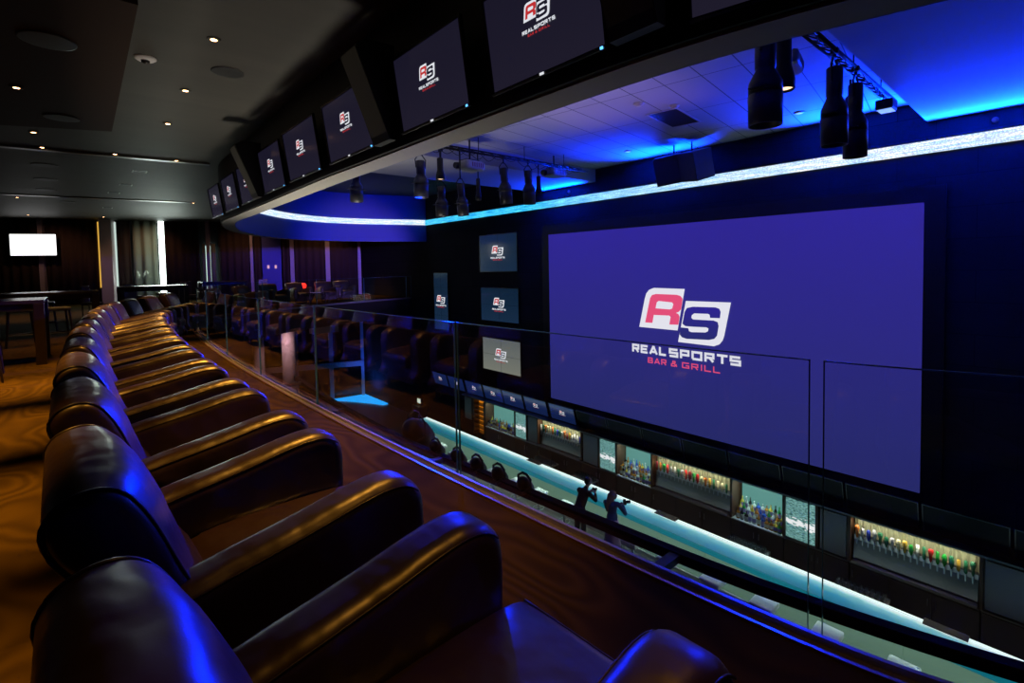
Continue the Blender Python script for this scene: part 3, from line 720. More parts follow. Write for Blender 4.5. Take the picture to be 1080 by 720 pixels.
for i,(x,y) in enumerate(spots):
    a = spots[max(i-1,0)]; b = spots[min(i+1,len(spots)-1)]
    ang = math.atan2(b[1]-a[1], b[0]-a[0]) - PI/2
    if i < 3: ang = math.radians(1.5)
    if ch0 is None:
        ch0 = armchair(desc[0], 'row of leather armchairs along the glass rail'); ch0.location = (x,y,0); ch0.rotation_euler = (0,0,ang)
    else: dup(ch0, (x,y,0), ang, desc[i])
far_ch = [((3.3,18.9),-40,'leather armchair on the far bend, left of the blue door'),((4.6,20.9),-48,'leather armchair on the far bend, below the thin window post'),((6.0,22.6),-70,'leather armchair on the far deck below the blue door'),
          ((7.35,23.5),-80,'leather armchair on the far deck, left of the red lamp'),((8.75,23.7),-90,'leather armchair on the far deck, right of the red lamp'),((9.7,23.9),-92,'rightmost leather armchair on the far deck')]
for (p,an,lab) in far_ch:
    c = dup(ch0, (p[0],p[1],0), math.radians(an), lab); c['group'] = 'leather armchairs on the far deck'

# ------------------------------------------------------------------ bar tables and stools in the lounge
def bar_table(x0,x1,y0,y1,h,label):
    t = thing('bar_table', label, 'table', ((x0+x1)/2,(y0+y1)/2,0), 0, 'tall dark bar tables in the lounge'); a,b_ = (x1-x0)/2,(y1-y0)/2
    link('tabletop', b2((-a,-b_,h-.06),(a,b_,h),.006), M['table_top'], t)
    for sx in (-1,1):
        for sy in (-1,1): link('leg', b2((sx*a-sx*.13,sy*b_-sy*.13,0),(sx*a,sy*b_,h-.061),.004), M['dark_wood'], t)
    for q0,q1 in ((-b_+.03,-b_+.06),(b_-.06,b_-.03)): link('apron', b2((-a+.13,q0,h-.16),(a-.13,q1,h-.061)), M['dark_wood'], t)
M['table_top'] = mat('dark_table_top', (.03,.026,.028,1), .22)
bar_table(-2.6,-.45,11.1,12.5,1.06,'tall dark bar table at the left edge, nearest the camera')
bar_table(-1.6,.35,15.6,16.9,1.06,'tall dark bar table behind the nearest one, below the white television')
bar_table(.9,2.7,19.2,20.4,1.06,'tall dark bar table below the bright window slit')
bar_table(3.9,5.6,24.2,25.4,1.06,'tall dark bar table farthest away, left of the blue door')
def bar_stool(label, x, y, rz, h=.78, seatmat=None, group='bar stools at the tall tables'):
    t = thing('bar_stool', label, 'stool', (x,y,0), rz, group)
    bm = bmesh.new(); box(bm, (0,0,h-.03), (.40,.38,.07), .02); link('seat', bm, seatmat or M['blue_seat'], t, False)
    for sx in (-1,1):
        for sy in (-1,1):
            bm = bmesh.new(); cyl(bm, (sx*.22,sy*.21,0),(sx*.165,sy*.155,h-.065), .014, .02, 8); link('leg', bm, M['dark_wood'], t)
    bm = bmesh.new(); r = .205
    for a,b_ in (((-r,-r),(r,-r)),((r,-r),(r,r)),((r,r),(-r,r)),((-r,r),(-r,-r))): cyl(bm, (a[0],a[1]*.93,.25),(b_[0],b_[1]*.93,.25), .010, .010, 6)
    link('footrest', bm, M['dark_wood'], t)
    return t
st = bar_stool('dark bar stool at the left edge, in front of the nearest tall table', -1.12, 9.75, .35)
for (x,y,rz,lab) in [(-1.15,10.75,.1,'bar stool tucked under the near side of the nearest tall table'),(-1.35,12.85,0,'bar stool on the far side of the nearest tall table'),
                     (-.38,14.15,.2,'blue-topped bar stool between the first two tall tables, right of the pair'),(-.95,14.3,.1,'blue-topped bar stool between the first two tall tables, left of the pair'),
                     (-.7,17.4,0,'bar stool behind the second tall table'),(1.5,18.8,.1,'bar stool in front of the third tall table'),(2.2,20.9,.1,'bar stool behind the third tall table')]:
    dup(st, (x,y,0), rz, lab)
# high-backed lounge chairs silhouettes beyond the tables
def high_chair(label,x,y,rz):
    t = thing('high_backed_chair', label, 'chair', (x,y,0), rz, 'high-backed chairs beyond the tall tables')
    bm = bmesh.new(); box(bm,(0,0,.45),(.46,.46,.10),.02); link('seat', bm, M['leather'], t)
    bm = bmesh.new(); box(bm,(-.20,0,.78),(.06,.44,.58),.02); link('backrest', bm, M['leather'], t)
    for sx in (-1,1):
        for sy in (-1,1):
            bm = bmesh.new(); cyl(bm,(sx*.19,sy*.19,0),(sx*.19,sy*.19,.41),.014,.02,8); link('leg', bm, M['dark_wood'], t)
    return t
hc = high_chair('high-backed chair left of the wide pale column', .3,22.6,-.5)
for (x,y,rz,lab) in [(1.5,23.4,-1.2,'high-backed chair right of the wide pale column'),(2.9,23.0,-2.0,'high-backed chair just left of the bright window slit'),(3.6,25.6,-1.2,'high-backed chair just right of the bright window slit'),(6.9,26.6,-1.6,'high-backed chair in front of the blue door')]: dup(hc,(x,y,0),rz,lab)

# ------------------------------------------------------------------ window wall
D = Vector((1,-.37)).normalized(); NRM = Vector((-D.y, D.x))*-1   # towards the room
def fpt(x, off=0): return Vector((x, FA(x))) + NRM*off
def fbox(bm, x0, x1, z0, z1, o0, o1):
    a,b_,c,d = fpt(x0,o0),fpt(x1,o0),fpt(x1,o1),fpt(x0,o1); poly_prism(bm, [tuple(a),tuple(b_),tuple(c),tuple(d)], z0, z1)
n = 0
for x,w,z0,lab in [(-5.2,.16,ZL,None),(-1.31,.17,ZL,None),(5.28,.16,ZL,None),(7.22,.13,ZL,None),(9.13,.19,ZL,None),(10.9,.22,ZL,None),(12.55,.16,ZL,None)]:
    n += 1; bm = bmesh.new(); fbox(bm, x-w/2, x+w/2, z0, 4.2, -.15, .12); o = struct('trim_%d' % (20+n), bm, M['mullion'], 'pale vertical post of the window wall')
bm = bmesh.new(); fbox(bm, .95, 1.42, ZL, 4.2, -.2, .35); struct('column_1', bm, M['white_post'], 'wide pale column in the window wall')
# dark curtains, wavy
def curtain(x0, x1, z0, z1, m, label, amp=.05, wl=.34, off=.02, group='curtains along the window wall'):
    bm = bmesh.new(); N = max(8, int((x1-x0)/.05)); A=[];B=[]
    for k in range(N+1):
        x = x0+(x1-x0)*k/N; w = amp*math.sin(2*PI*x/wl + .7*math.sin(x*2.1)); p = fpt(x, off+w)
        A.append(bm.verts.new((p.x,p.y,z0))); B.append(bm.verts.new((p.x,p.y,z1)))
    for k in range(N): bm.faces.new((A[k],A[k+1],B[k+1],B[k]))
    o = link('curtain', bm, m, None, True); md = o.modifiers.new('thickness','SOLIDIFY'); md.thickness = .012
    return tag(o, label, 'curtain', group)
for x0,x1,lab in [(-8.6,-5.35,'dark curtain at the far left, out past the first post'),(-5.05,-1.45,'dark curtain left of the post behind the white television'),(-1.15,.80,'dark curtain behind the right half of the white television'),
                  (1.55,2.05,'narrow dark curtain just right of the wide pale column'),(3.46,4.9,'dark curtain just right of the bright window slit'),(5.72,7.1,'dark curtain left of the blue door'),
                  (7.34,7.66,'narrow dark curtain edge beside the blue door'),(8.66,9.0,'narrow dark curtain right of the blue door'),(9.27,10.75,'dark curtain between two violet posts, above the far deck'),(11.05,12.45,'dark curtain at the far right end of the window wall')]:
    curtain(x0,x1,.02,4.18,M['curtain'],lab)
curtain(2.15,3.14,.02,4.18,M['sheer'],'pale greenish curtain just left of the bright window slit',.06,.42,.04)
curtain(5.02,5.17,.02,3.0,M['sheer'],'pale curtain edge left of the thin lit post',.015,.2,.06); curtain(5.39,5.60,.02,3.0,M['sheer'],'pale curtain edge right of the thin lit post',.015,.2,.06)
# daylight through the gaps
bm = bmesh.new(); fbox(bm, 3.17, 3.40, .1, 4.18, -.12, -.08); struct('window_1', bm, M['em_day'], 'bright daylight slit between the curtains')
bm = bmesh.new(); fbox(bm, 5.12, 5.44, .3, 2.9, -.19, -.16); struct('window_2', bm, mat('dim_daylight', (0,0,0,1), .5, emit=(.7,1,.85,1), es=2.), 'dim daylight either side of a post')
bm = bmesh.new(); fbox(bm, .82, .93, .8, 4.1, .08, .10); struct('window_3', bm, mat('amber_gap', (0,0,0,1), .5, emit=(1,.55,.08,1), es=.8), 'amber lit gap beside the wide column')
bm = bmesh.new(); fbox(bm, 1.43, 1.50, .8, 4.1, -.02, .0); struct('window_4', bm, mat('pale_gap', (0,0,0,1), .5, emit=(.8,1,.9,1), es=.7), 'pale lit gap beside the wide column')
# blue door with two small lit panes
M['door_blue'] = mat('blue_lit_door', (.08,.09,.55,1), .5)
bm = bmesh.new(); fbox(bm, 7.70, 8.60, 0, 3.6, 0, .06); d1 = struct('door_1', bm, M['door_blue'], 'blue door panel with two small bright panes')
for x in (7.98,8.33):
    bm = bmesh.new(); fbox(bm, x-.05, x+.05, 1.62, 1.80, .061, .07); link('door_pane', bm, emis('pink_pane', srgb(230,170,190), .9), d1)
# white television on the window wall
a = fpt(-1.38,.55); t = display('television', 'blank glowing white television on the window wall', (a.x,a.y,2.93), 1.72,1.00,.02,.06, M['em_tvwhite'], rz=math.atan2(D.y,D.x)+math.radians(0))
t['group'] = ''; del t['group']
bm = bmesh.new(); cyl(bm, (0,.06,0), (0,.50,0), .03, .03, 8); link('wall_bracket', bm, M['black'], t)
# lower facade : rails and dark glazing
bm = bmesh.new(); fbox(bm, -8.6, 12.6, ZL, -1, -.3, -.25); struct('window_5', bm, M['black_gloss'], 'dark lower windows')
bm = bmesh.new(); fbox(bm, 6.0, 12.55, -4.25, -3.95, -.05, .18); struct('trim_30', bm, mat('white_rail_paint',(.62,.60,.66,1),.35), 'white horizontal rail across the lower windows')
# pale columns on the lower level
for x,y,r,m,lab in [(7.55,25.3,.30,'plaster','round pale column on the lower level, left one'),(6.45,26.3,.26,'plaster','round pale column on the lower level, farther one')]:
    bm = bmesh.new(); cyl(bm, (x,y,ZL), (x,y,-.951), r, r, 24); o = struct('column_%d' % (2 if x>7 else 3), bm, M[m], lab, True)
bm = b2((8.2,23.6,-1.55),(9.4,24.2,-.955)); struct('beam_lower', bm, M['plaster'], 'pale box under the far deck')
# cyan light platform in the lower corner
bm = bmesh.new(); P = smooth_path([(10.6,28.35),(11.4,27.2),(12.1,25.9),(12.4,25.2)], 6)
poly_prism(bm, [(p.x,p.y) for p in P] + [(12.7,25.2),(12.7,28.1)], ZL+.01, ZL+.06)
tag(link('floor_light', bm, M['em_cyanplat']), 'glowing cyan curved light box on the floor in the lower far corner', 'floor light')

# ------------------------------------------------------------------ the bar
bar = thing('bar_counter', 'long glowing cyan glass bar counter on the lower level', 'bar counter', (10.75,9,ZL))
yb0, yb1 = -3.0-9, 18.4-9
link('counter_top', b2((-.30,yb0,1.06),(.30,yb1,1.10)), M['bar_top'], bar)['label'] = 'cyan lit glass top'
link('counter_lip', b2((-.33,yb0,.98),(-.301,yb1,1.10)), M['bar_front_lip'], bar)['label'] = 'deeper teal front edge'
link('light_tube', b2((.28,yb0,1.101),(.325,yb1,1.12)), M['bar_strip'], bar)['label'] = 'white light line along the rear edge'
k = 0; y = yb0
while y < yb1-.1:
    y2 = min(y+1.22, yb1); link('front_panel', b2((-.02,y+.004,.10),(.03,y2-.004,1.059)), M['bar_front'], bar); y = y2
link('core', b2((.035,yb0,.0),(.29,yb1,1.055)), M['cab'], bar)
link('plinth', b2((-.05,yb0,0),(.03,yb1,.098)), M['chrome'], bar)
bm = bmesh.new(); tube(bm, [(-.20,yb0,.22),(-.20,yb1,.22)], .022, 8); link('foot_rail', bm, M['chrome'], bar, True)
bm = bmesh.new()
for q in range(13): tube(bm, [(-.05,yb0+.6+q*1.6,.22),(-.20,yb0+.6+q*1.6,.22)], .012, 6)
link('rail_support', bm, M['chrome'], bar)
# stools along the bar
s0 = None
sy = [17.0,15.9,14.82,13.72,12.62,11.52,10.5,9.45,7.05,6.05,5.0,3.95,2.85,1.75]
for i,y in enumerate(sy):
    lab = 'white square bar stool, %s' % ['at the far left end of the bar','second from the far left end','third from the far left end','fourth from the far left end','fifth from the far left end','sixth from the far left end','seventh from the far left end','just left of the bending man','partly hidden beside the woman in the skirt','first clear one right of the woman','second clear one right of the woman','third clear one right of the woman','fourth one right of the woman behind the rail','last one at the right, behind the rail'][i]
    x = 10.10 if i < 8 else 9.98
    if s0 is None:
        s0 = thing('bar_stool', lab, 'stool', (x,y,ZL), 0, 'white stools along the glowing bar')
        bm = bmesh.new(); box(bm, (0,0,.74), (.44,.44,.12), .03); link('seat', bm, M['white_seat'], s0)
        bm = bmesh.new(); cyl(bm, (0,0,.03), (0,0,.69), .03, .03, 12); link('post', bm, M['chrome'], s0, True)
        bm = bmesh.new(); lathe(bm, [(.22,0),(.22,.012),(.05,.03)], seg=20); link('base', bm, M['chrome'], s0, True)
        bm = bmesh.new(); tube(bm, [(.16*math.cos(2*PI*k/16),.16*math.sin(2*PI*k/16),.30) for k in range(16)], .010, 6, True); cyl(bm, (-.16,0,.30),(.16,0,.30),.008,.008,6); link('footrest', bm, M['chrome'], s0, True)
    else: dup(s0, (x,y,ZL), 0, lab)

# back bar: base cabinets then bays
XB = 12.05                                       # cabinet face
zc, zt = -4.92, -3.98                            # ledge, top of the bays
def base_cab(y0, y1, label):
    t = thing('backbar_cabinet', label, 'cabinet', (XB,(y0+y1)/2,ZL), 0, 'dark base cabinets of the back bar'); h = zc-ZL; hw = (y1-y0)/2
    link('body', b2((.022,-hw+.004,0),(.66,hw-.004,h-.03)), M['cab'], t)
    nd_ = max(1, round((y1-y0)/.75)); w = 2*hw/nd_
    for k in range(nd_):
        a = -hw+k*w; d = link('door', b2((0,a+.012,.12),(.021,a+w-.012,h-.06),.003), M['cab'], t)
        side = a+w-.06 if k % 2 == 0 else a+.06
        bm = bmesh.new(); cyl(bm, (-.018,side,h-.18),(-.018,side,h-.32),.007,.007,8); cyl(bm,(-.02,side,h-.19),(.002,side,h-.19),.006,.006,6); cyl(bm,(-.02,side,h-.31),(.002,side,h-.31),.006,.006,6)
        link('handle', bm, M['chrome'], d)
    link('ledge', b2((-.02,-hw,h-.028),(.66,hw,h)), M['counter_pale'] if 'bottle' in label else M['steel'], t)
    return t
def post_(bm, y): addb2(bm, (XB-.01,y-.025,zc),(W-.02,y+.025,zt+.03))
def tap_bay(y0, y1, n, label, seed):
    rnd = random.Random(seed)
    t = thing('tap_station', label, 'beer tap station', (XB,(y0+y1)/2,zc), 0, 'beer tap stations of the back bar'); hw = (y1-y0)/2-.03; H = zt-zc
    link('back_panel', b2((.22,-hw,.56),(.24,hw,H)), M['bay_yellow'], t)['label'] = 'ribbed pale yellow-green lit back'
    bm = bmesh.new(); a = [bm.verts.new(v) for v in ((.10,-hw,.05),(.10,hw,.05),(.19,hw,.56),(.19,-hw,.56),(.24,-hw,.05),(.24,hw,.05),(.24,hw,.56),(.24,-hw,.56))]
    for f in ((0,1,2,3),(5,4,7,6),(0,3,7,4),(1,5,6,2),(3,2,6,7),(0,4,5,1)): bm.faces.new([a[k] for k in f])
    link('splash_panel', bm, M['steel'], t)
    bm = bmesh.new(); addb2(bm, (-.05,-hw,.004),(.098,hw,.03)); addb2(bm, (-.05,-hw,.03),(-.035,hw,.05))
    addb2(bm, (-.03,-hw+.01,.031),(.09,hw-.01,.036))
    link('drip_tray', bm, M['chrome'], t)
    bm = bmesh.new(); addb2(bm, (.165,-hw,.44),(.20,hw,.53)); link('tap_rail', bm, M['chrome'], t)
    cols = [(.75,.03,.03),(.02,.35,.05),(.8,.8,.82),(.65,.40,.06),(.04,.07,.5),(.85,.78,.5),(.35,.04,.05),(.03,.2,.1),(.5,.5,.55),(.8,.25,.05)]
    names = ['red','bright green','white','amber','blue','cream','maroon','dark green','silver','orange']
    for k in range(n):
        y = -hw+.07+(2*hw-.14)*k/(n-1); ci = rnd.randrange(len(cols)); c = cols[ci]
        bm = bmesh.new(); cyl(bm, (.165,y,.49),(.09,y,.49),.016,.016,8); cyl(bm,(.09,y,.52),(.070,y,.39),.015,.012,8); link('faucet', bm, M['chrome'], t)
        key = 'tap_'+names[ci]
        if key not in M: M[key] = mat(key, c+(1,), .22)
        hgt = .21+.06*rnd.random(); kind = rnd.randrange(3); bm = bmesh.new()
        pr = [[(.012,0),(.016,.02),(.036,.07),(.040,hgt*.75),(.026,hgt),(.001,hgt+.01)], [(.012,0),(.022,.03),(.026,hgt*.5),(.044,hgt*.8),(.038,hgt),(.001,hgt+.012)], [(.012,0),(.028,.03),(.028,hgt),(.001,hgt+.005)]][kind]
        lathe(bm, pr, (.085,y,.52), 10); link('tap_handle', bm, M[key], t, True)['label'] = names[ci]+' tap handle'
    return t
bottle_protos = {}
def bottle(col, kind):
    if (col,kind) in bottle_protos: return bottle_protos[(col,kind)]
    cc = {'clear':(.55,.62,.62),'green':(.03,.30,.06),'amber':(.45,.18,.03),'blue':(.03,.10,.55),'dark':(.02,.02,.025),'yellow':(.7,.55,.08)}[col]
    key = 'bottle_'+col
    if key not in M: M[key] = mat(key, cc+(1,), .1, spec=.8)
    H = [.30,.28,.24][kind]; r = [.036,.042,.048][kind]
    bm = bmesh.new(); lathe(bm, [(r*.9,0),(r,.01),(r,H*.58),(r*.8,H*.66),(.014,H*.76),(.013,H*.95),(.016,H*.96),(.016,H)], seg=12)
    me = bpy.data.meshes.new('bottle'); bm.to_mesh(me); bm.free()
    for p in me.polygons: p.use_smooth = True
    me.materials.append(M[key])
    bm = bmesh.new(); lathe(bm, [(r*1.02,H*.14),(r*1.02,H*.48)], seg=12); lm = bpy.data.meshes.new('bottle_label'); bm.to_mesh(lm); bm.free(); lm.materials.append(M['lab_'+('pale' if col in('amber','dark') else 'violet')])
    bottle_protos[(col,kind)] = (me, lm); return bottle_protos[(col,kind)]
M['lab_pale'] = mat('paper_label', (.55,.52,.42,1), .6); M['lab_violet'] = mat('violet_label', (.20,.16,.42,1), .6)
def bottle_bay(y0, y1, label, which, seed, rows):
    rnd = random.Random(seed)
    t = thing('bottle_display', label, 'shelf unit', (XB,(y0+y1)/2,zc), 0, 'lit bottle bays of the back bar'); hw = (y1-y0)/2-.03; H = zt-zc
    link('back_panel', b2((.42,-hw,.03),(.44,hw,H)), M['bay_cyan'], t)['label'] = 'glowing pale teal back panel'
    for r_ in range(1,rows): link('shelf_step', b2((.12*r_+.02,-hw,.001+.1005*(r_-1)),(.415,hw,.10*r_)), M['counter_pale'], t)
    n = int(2*hw/.095); cols = ['clear','green','amber','blue','dark','yellow','amber','dark','clear']
    rw = ['front row','middle row','back row']; 
    num = ['first','second','third','fourth','fifth','sixth','seventh','eighth','ninth','tenth','eleventh','twelfth','thirteenth','fourteenth','fifteenth','sixteenth','seventeenth','eighteenth']
    for r_ in range(rows):
        zb = zc + .0015 + (.10*r_ if r_ else 0)
        for k in range(n):
            col = cols[rnd.randrange(len(cols))]; kd = rnd.randrange(3)
            me, lm = bottle(col, kd); y = (y0+y1)/2 + hw -.05 - (2*hw-.10)*k/(n-1) + rnd.uniform(-.008,.008)
            o = bpy.data.objects.new('bottle', me); COL.objects.link(o); o.location = (XB+.075+.12*r_, y, zb)
            tag(o, '%s bottle, %s from left, %s, %s' % (col, num[k], rw[r_], which), 'bottle', 'bottles in the '+which)
            l = bpy.data.objects.new('bottle_label', lm); COL.objects.link(l); l.parent = o
    return t
def lit_glass(y0,y1,label):
    t = thing('lit_glass_panel', label, 'glass panel', (XB,(y0+y1)/2,zc), 0, 'textured lit glass panels of the back bar'); hw=(y1-y0)/2-.03
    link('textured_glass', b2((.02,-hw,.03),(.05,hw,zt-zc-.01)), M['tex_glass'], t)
    bm = bmesh.new(); addb2(bm,(0,-hw-.02,0),(.06,hw+.02,.028)); addb2(bm,(0,-hw-.02,.03),(.06,-hw-.001,zt-zc)); addb2(bm,(0,hw+.001,.03),(.06,hw+.02,zt-zc)); link('frame', bm, M['steel'], t)
def frosted(y0,y1,label):
    t = thing('frosted_cabinet', label, 'cabinet', (XB,(y0+y1)/2,zc), 0, 'frosted glass cabinets of the back bar'); hw=(y1-y0)/2-.03
    link('body', b2((.05,-hw,.0),(.66,hw,zt-zc)), M['cab'], t)
    link('frosted_door', b2((.02,-hw+.02,.02),(.045,hw-.02,zt-zc-.02)), M['frost'], t)
def lb(y, z, sy, w, sx, energy, col, name):
    ld = bpy.data.lights.new(name, 'AREA'); ld.shape = 'RECTANGLE'; ld.size = sx; ld.size_y = sy; ld.energy = energy; ld.color = col
    o = bpy.data.objects.new(name, ld); COL.objects.link(o); o.location = (w,y,z); return o
tap_bay(1.02,3.02,19,'right-hand beer tap station under the right end of the screen',11)
tap_bay(5.62,7.82,19,'middle beer tap station, left of the bottles',12)
tap_bay(10.50,12.50,17,'left-hand beer tap station, below the lit bar televisions',13)
bottle_bay(4.36,5.50,'right-hand bottle bay with glowing teal back','right-hand bottle bay',21,3)
bottle_bay(7.88,9.05,'middle bottle bay with glowing teal back','middle bottle bay',22,3)
bottle_bay(13.75,15.50,'left-hand dim bottle bay near the amber wine cabinet','left-hand bottle bay',23,2)
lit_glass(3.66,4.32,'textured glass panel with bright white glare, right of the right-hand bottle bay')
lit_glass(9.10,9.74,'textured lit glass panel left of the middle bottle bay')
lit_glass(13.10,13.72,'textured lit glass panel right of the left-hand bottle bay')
frosted(3.05,3.64,'frosted glass cabinet door left of the right-hand taps'); frosted(-.4,1.0,'frosted glass cabinet door at the right edge of the picture'); frosted(9.78,10.46,'frosted glass cabinet door right of the left-hand taps'); frosted(12.52,13.08,'narrow frosted glass cabinet door left of the left-hand taps'); frosted(16.45,17.0,'pale frosted cabinet door left of the wine cabinet')
t = thing('wine_cabinet', 'tall narrow amber lit wine cabinet', 'cabinet', (XB,15.95,zc-.5)); 
link('body', b2((.3,-.34,0),(.66,.34,1.44)), M['cab'], t); link('lit_back', b2((.27,-.32,.02),(.299,.32,1.42)), M['em_wine'], t)['label'] = 'amber lit back'
bm = bmesh.new()
for k in range(7): addb2(bm, (.0,-.32,.10+k*.19),(.268,.32,.125+k*.19))
link('rack', bm, M['dark_wood'], t)
bm = bmesh.new(); addb2(bm,(-.01,-.36,0),(.3,-.322,1.44)); addb2(bm,(-.01,.322,0),(.3,.36,1.44)); link('side_panel', bm, M['cab'], t)
cabs = [(-3.1,-.45,'dark base cabinet at the near end of the back bar'),(-.44,1.0,'dark base cabinet at the right edge of the picture'),(1.01,3.03,'dark base cabinet under the right-hand taps'),(3.04,4.33,'dark base cabinet under the glaring glass panel'),(4.34,5.56,'dark base cabinet under the right-hand bottle bay'),(5.57,7.84,'dark base cabinet under the middle taps'),
        (7.85,9.07,'dark base cabinet under the middle bottle bay'),(9.08,10.48,'dark base cabinet behind the two people'),(10.49,12.51,'dark base cabinet under the left-hand taps'),(12.52,13.73,'dark base cabinet right of the left-hand bottle bay'),(13.74,15.52,'dark base cabinet under the left-hand bottle bay')]
for a,b_,l in cabs: base_cab(a,b_,l)
bm = bmesh.new()
for y in (1.0,3.04,3.65,4.34,5.56,7.85,9.07,9.76,10.48,12.51,13.09,13.735,15.52,-.42): post_(bm, y)
struct('trim_40', bm, mat('brown_post',(.10,.045,.025,1),.4), 'brown uprights dividing the back bar bays')
bm = b2((XB-.03,-3.1,zt+.035),(W-.02,17.1,zt+.075)); struct('trim_41', bm, M['steel'], 'steel edge above the back bar bays')
struct('wall_niche', b2((12.72,-3,ZL),(12.728,17,zt)), M['wall_plain'])
# televisions above the back bar
btv = [(19.0,'farthest left, at the end of the bar'),(17.75,'second from the far left'),(16.45,'third, above the wine cabinet'),(15.2,'fourth, above the left-hand bottles'),(14.0,'fifth, right half of the left-hand bottles'),(12.75,'sixth, just left of the projection screen'),(11.45,'seventh, under the corner of the projection screen')]
for y,l in btv:
    display('bar_television', 'lit navy bar television, '+l, (12.20,y,-3.60), 1.14,.58,.02,.06, M['scr_bar'], tilt=math.radians(16), group='lit televisions above the back bar', logo=(M['em_tvlogo'] if 'em_tvlogo' in M else M['em_white'],M['em_red']), lscale=.85, dy=.03)
offn = ['first switched-off one right of the lit ones','second switched-off one','third switched-off one','fourth, above the middle taps','fifth, above the right-hand bottles','sixth, above the glaring glass panel','seventh, above the right-hand taps','eighth, below the right corner of the screen','last at the right edge']
for k,l in enumerate(offn):
    display('bar_television', 'switched-off bar television, '+l, (12.20,10.15-1.27*k,-3.60), 1.18,.58,.02,.06, M['scr_off'], tilt=math.radians(16), group='switched-off televisions above the back bar')
# drinking glasses standing behind the counter
gm = bmesh.new(); lathe(gm, [(.028,0),(.030,.005),(.036,.13),(.034,.13),(.028,.012)], seg=10)
gme = bpy.data.meshes.new('drinking_glass'); gm.to_mesh(gme); gm.free(); gme.materials.append(M['tumbler'])
def glass_rack(x0, y0, nx, ny, which):
    t = thing('glass_rack', 'steel rack holding '+which, 'rack', (x0+nx*.045,y0+ny*.0475,ZL), 0, 'racks of glasses behind the counter')
    hx, hy = nx*.045+.03, ny*.0475+.03
    link('tray', b2((-hx,-hy,.94),(hx,hy,.955)), M['steel'], t)
    for sx in (-1,1):
        for sy in (-1,1): link('leg', b2((sx*hx-sx*.03,sy*hy-sy*.03,0),(sx*hx,sy*hy,.939)), M['steel'], t)
    bm = bmesh.new(); addb2(bm,(-hx,-hy,.9551),(-hx+.01,hy,.99)); addb2(bm,(hx-.01,-hy,.9551),(hx,hy,.99)); link('rim', bm, M['chrome'], t)
    rr = ['rack line nearest the counter','middle rack line','rack line farthest from the counter']
    nn = ['first','second','third','fourth','fifth','sixth','seventh','eighth','ninth']
    for i in range(nx):
        for j in range(ny):
            o = bpy.data.objects.new('drinking_glass', gme); COL.objects.link(o); o.location = (x0+.045+i*.09, y0+.0475+j*.095, ZL+.956)
            tag(o, 'clear glass, %s from right, %s, %s' % (nn[j], rr[i], which), 'glass', 'glasses in the rack of '+which)
glass_rack(11.22,2.25,3,9,'glasses below the right-hand taps')
glass_rack(11.22,4.45,3,9,'glasses below the right-hand bottles')
glass_rack(11.40,9.5,3,8,'glasses behind the bending man')
glass_rack(11.40,11.2,3,9,'glasses below the left-hand taps')
# drip mats on the bar
for y,l in [(1.35,'near the right end of the bar'),(6.75,'below the middle taps'),(11.6,'left of the bending man')]:
    t = link('bar_mat', b2((10.92,y-.3,ZL+1.1255),(11.12,y+.3,ZL+1.14),.003), M['black']); tag(t, 'long black bar mat, '+l, 'bar mat', 'black bar mats')
# point-of-sale screens at the end of the bar
t = thing('till', 'small till with a bright screen at the far end of the bar', 'till', (12.2,20.9,ZL))
link('stand', b2((-.25,-.3,0),(.25,.3,.92)), M['cab'], t); link('neck', b2((-.03,-.03,.921),(.03,.03,1.0)), M['black'], t)
link('housing', b2((-.03,-.17,1.0),(.02,.17,1.26),.005), M['black'], t); link('display', b2((-.034,-.15,1.02),(-.031,.15,1.24)), mat('till_light',(0,0,0,1),.5,emit=srgb(215,225,205),es=1.), t)

# ------------------------------------------------------------------ stage lamps and trusses over the void
def truss_pipe(name, label, p0, p1, zt_):
    p0, p1 = Vector(p0), Vector(p1); t = thing(name, label, 'lighting truss', p0); d = p1-p0; n = Vector((-d.y,d.x,0)).normalized()
    bm = bmesh.new(); tube(bm, [(0,0,0), d], .028, 8); tube(bm, [n*.22+Vector((0,0,.12)), d+n*.22+Vector((0,0,.12))], .020, 8); link('tube', bm, M['blackmetal'], t, True)
    bm = bmesh.new(); k = 0; L = d.length; u = d.normalized(); s = .1
    while s < L-.3:
        tube(bm, [u*s, u*(s+.15)+n*.22+Vector((0,0,.12))], .010, 6); tube(bm, [u*(s+.15)+n*.22+Vector((0,0,.12)), u*(s+.3)], .010, 6); s += .3
    link('lattice', bm, M['blackmetal'], t)
    bm = bmesh.new(); s = .4
    while s < L: tube(bm, [u*s+Vector((0,0,.0)), u*s+Vector((0,0,zt_-p0.z))], .010, 6); s += 1.5
    link('hanger', bm, M['blackmetal'], t)
    bm = bmesh.new(); rnd = random.Random(int(p0.y*10)); s = .2
    while s < L-.5:
        q0 = u*s; q1 = u*(s+.5); mid = (q0+q1)/2 + Vector((0,rnd.uniform(-.06,.06),-rnd.uniform(.06,.18)))
        tube(bm, smooth_path([q0,mid,q1],5), .007, 5); s += rnd.uniform(.25,.5)
    link('cable', bm, M['black'], t)
truss_pipe('lighting_truss', 'black lighting truss under the right-hand blue soffit edge', (5.0,2.12,4.22), (10.9,2.12,4.22), 4.555)
truss_pipe('lighting_truss', 'black lighting truss in front of the far grey soffit', (3.9,9.45,4.18), (11.3,9.45,4.18), 4.555)
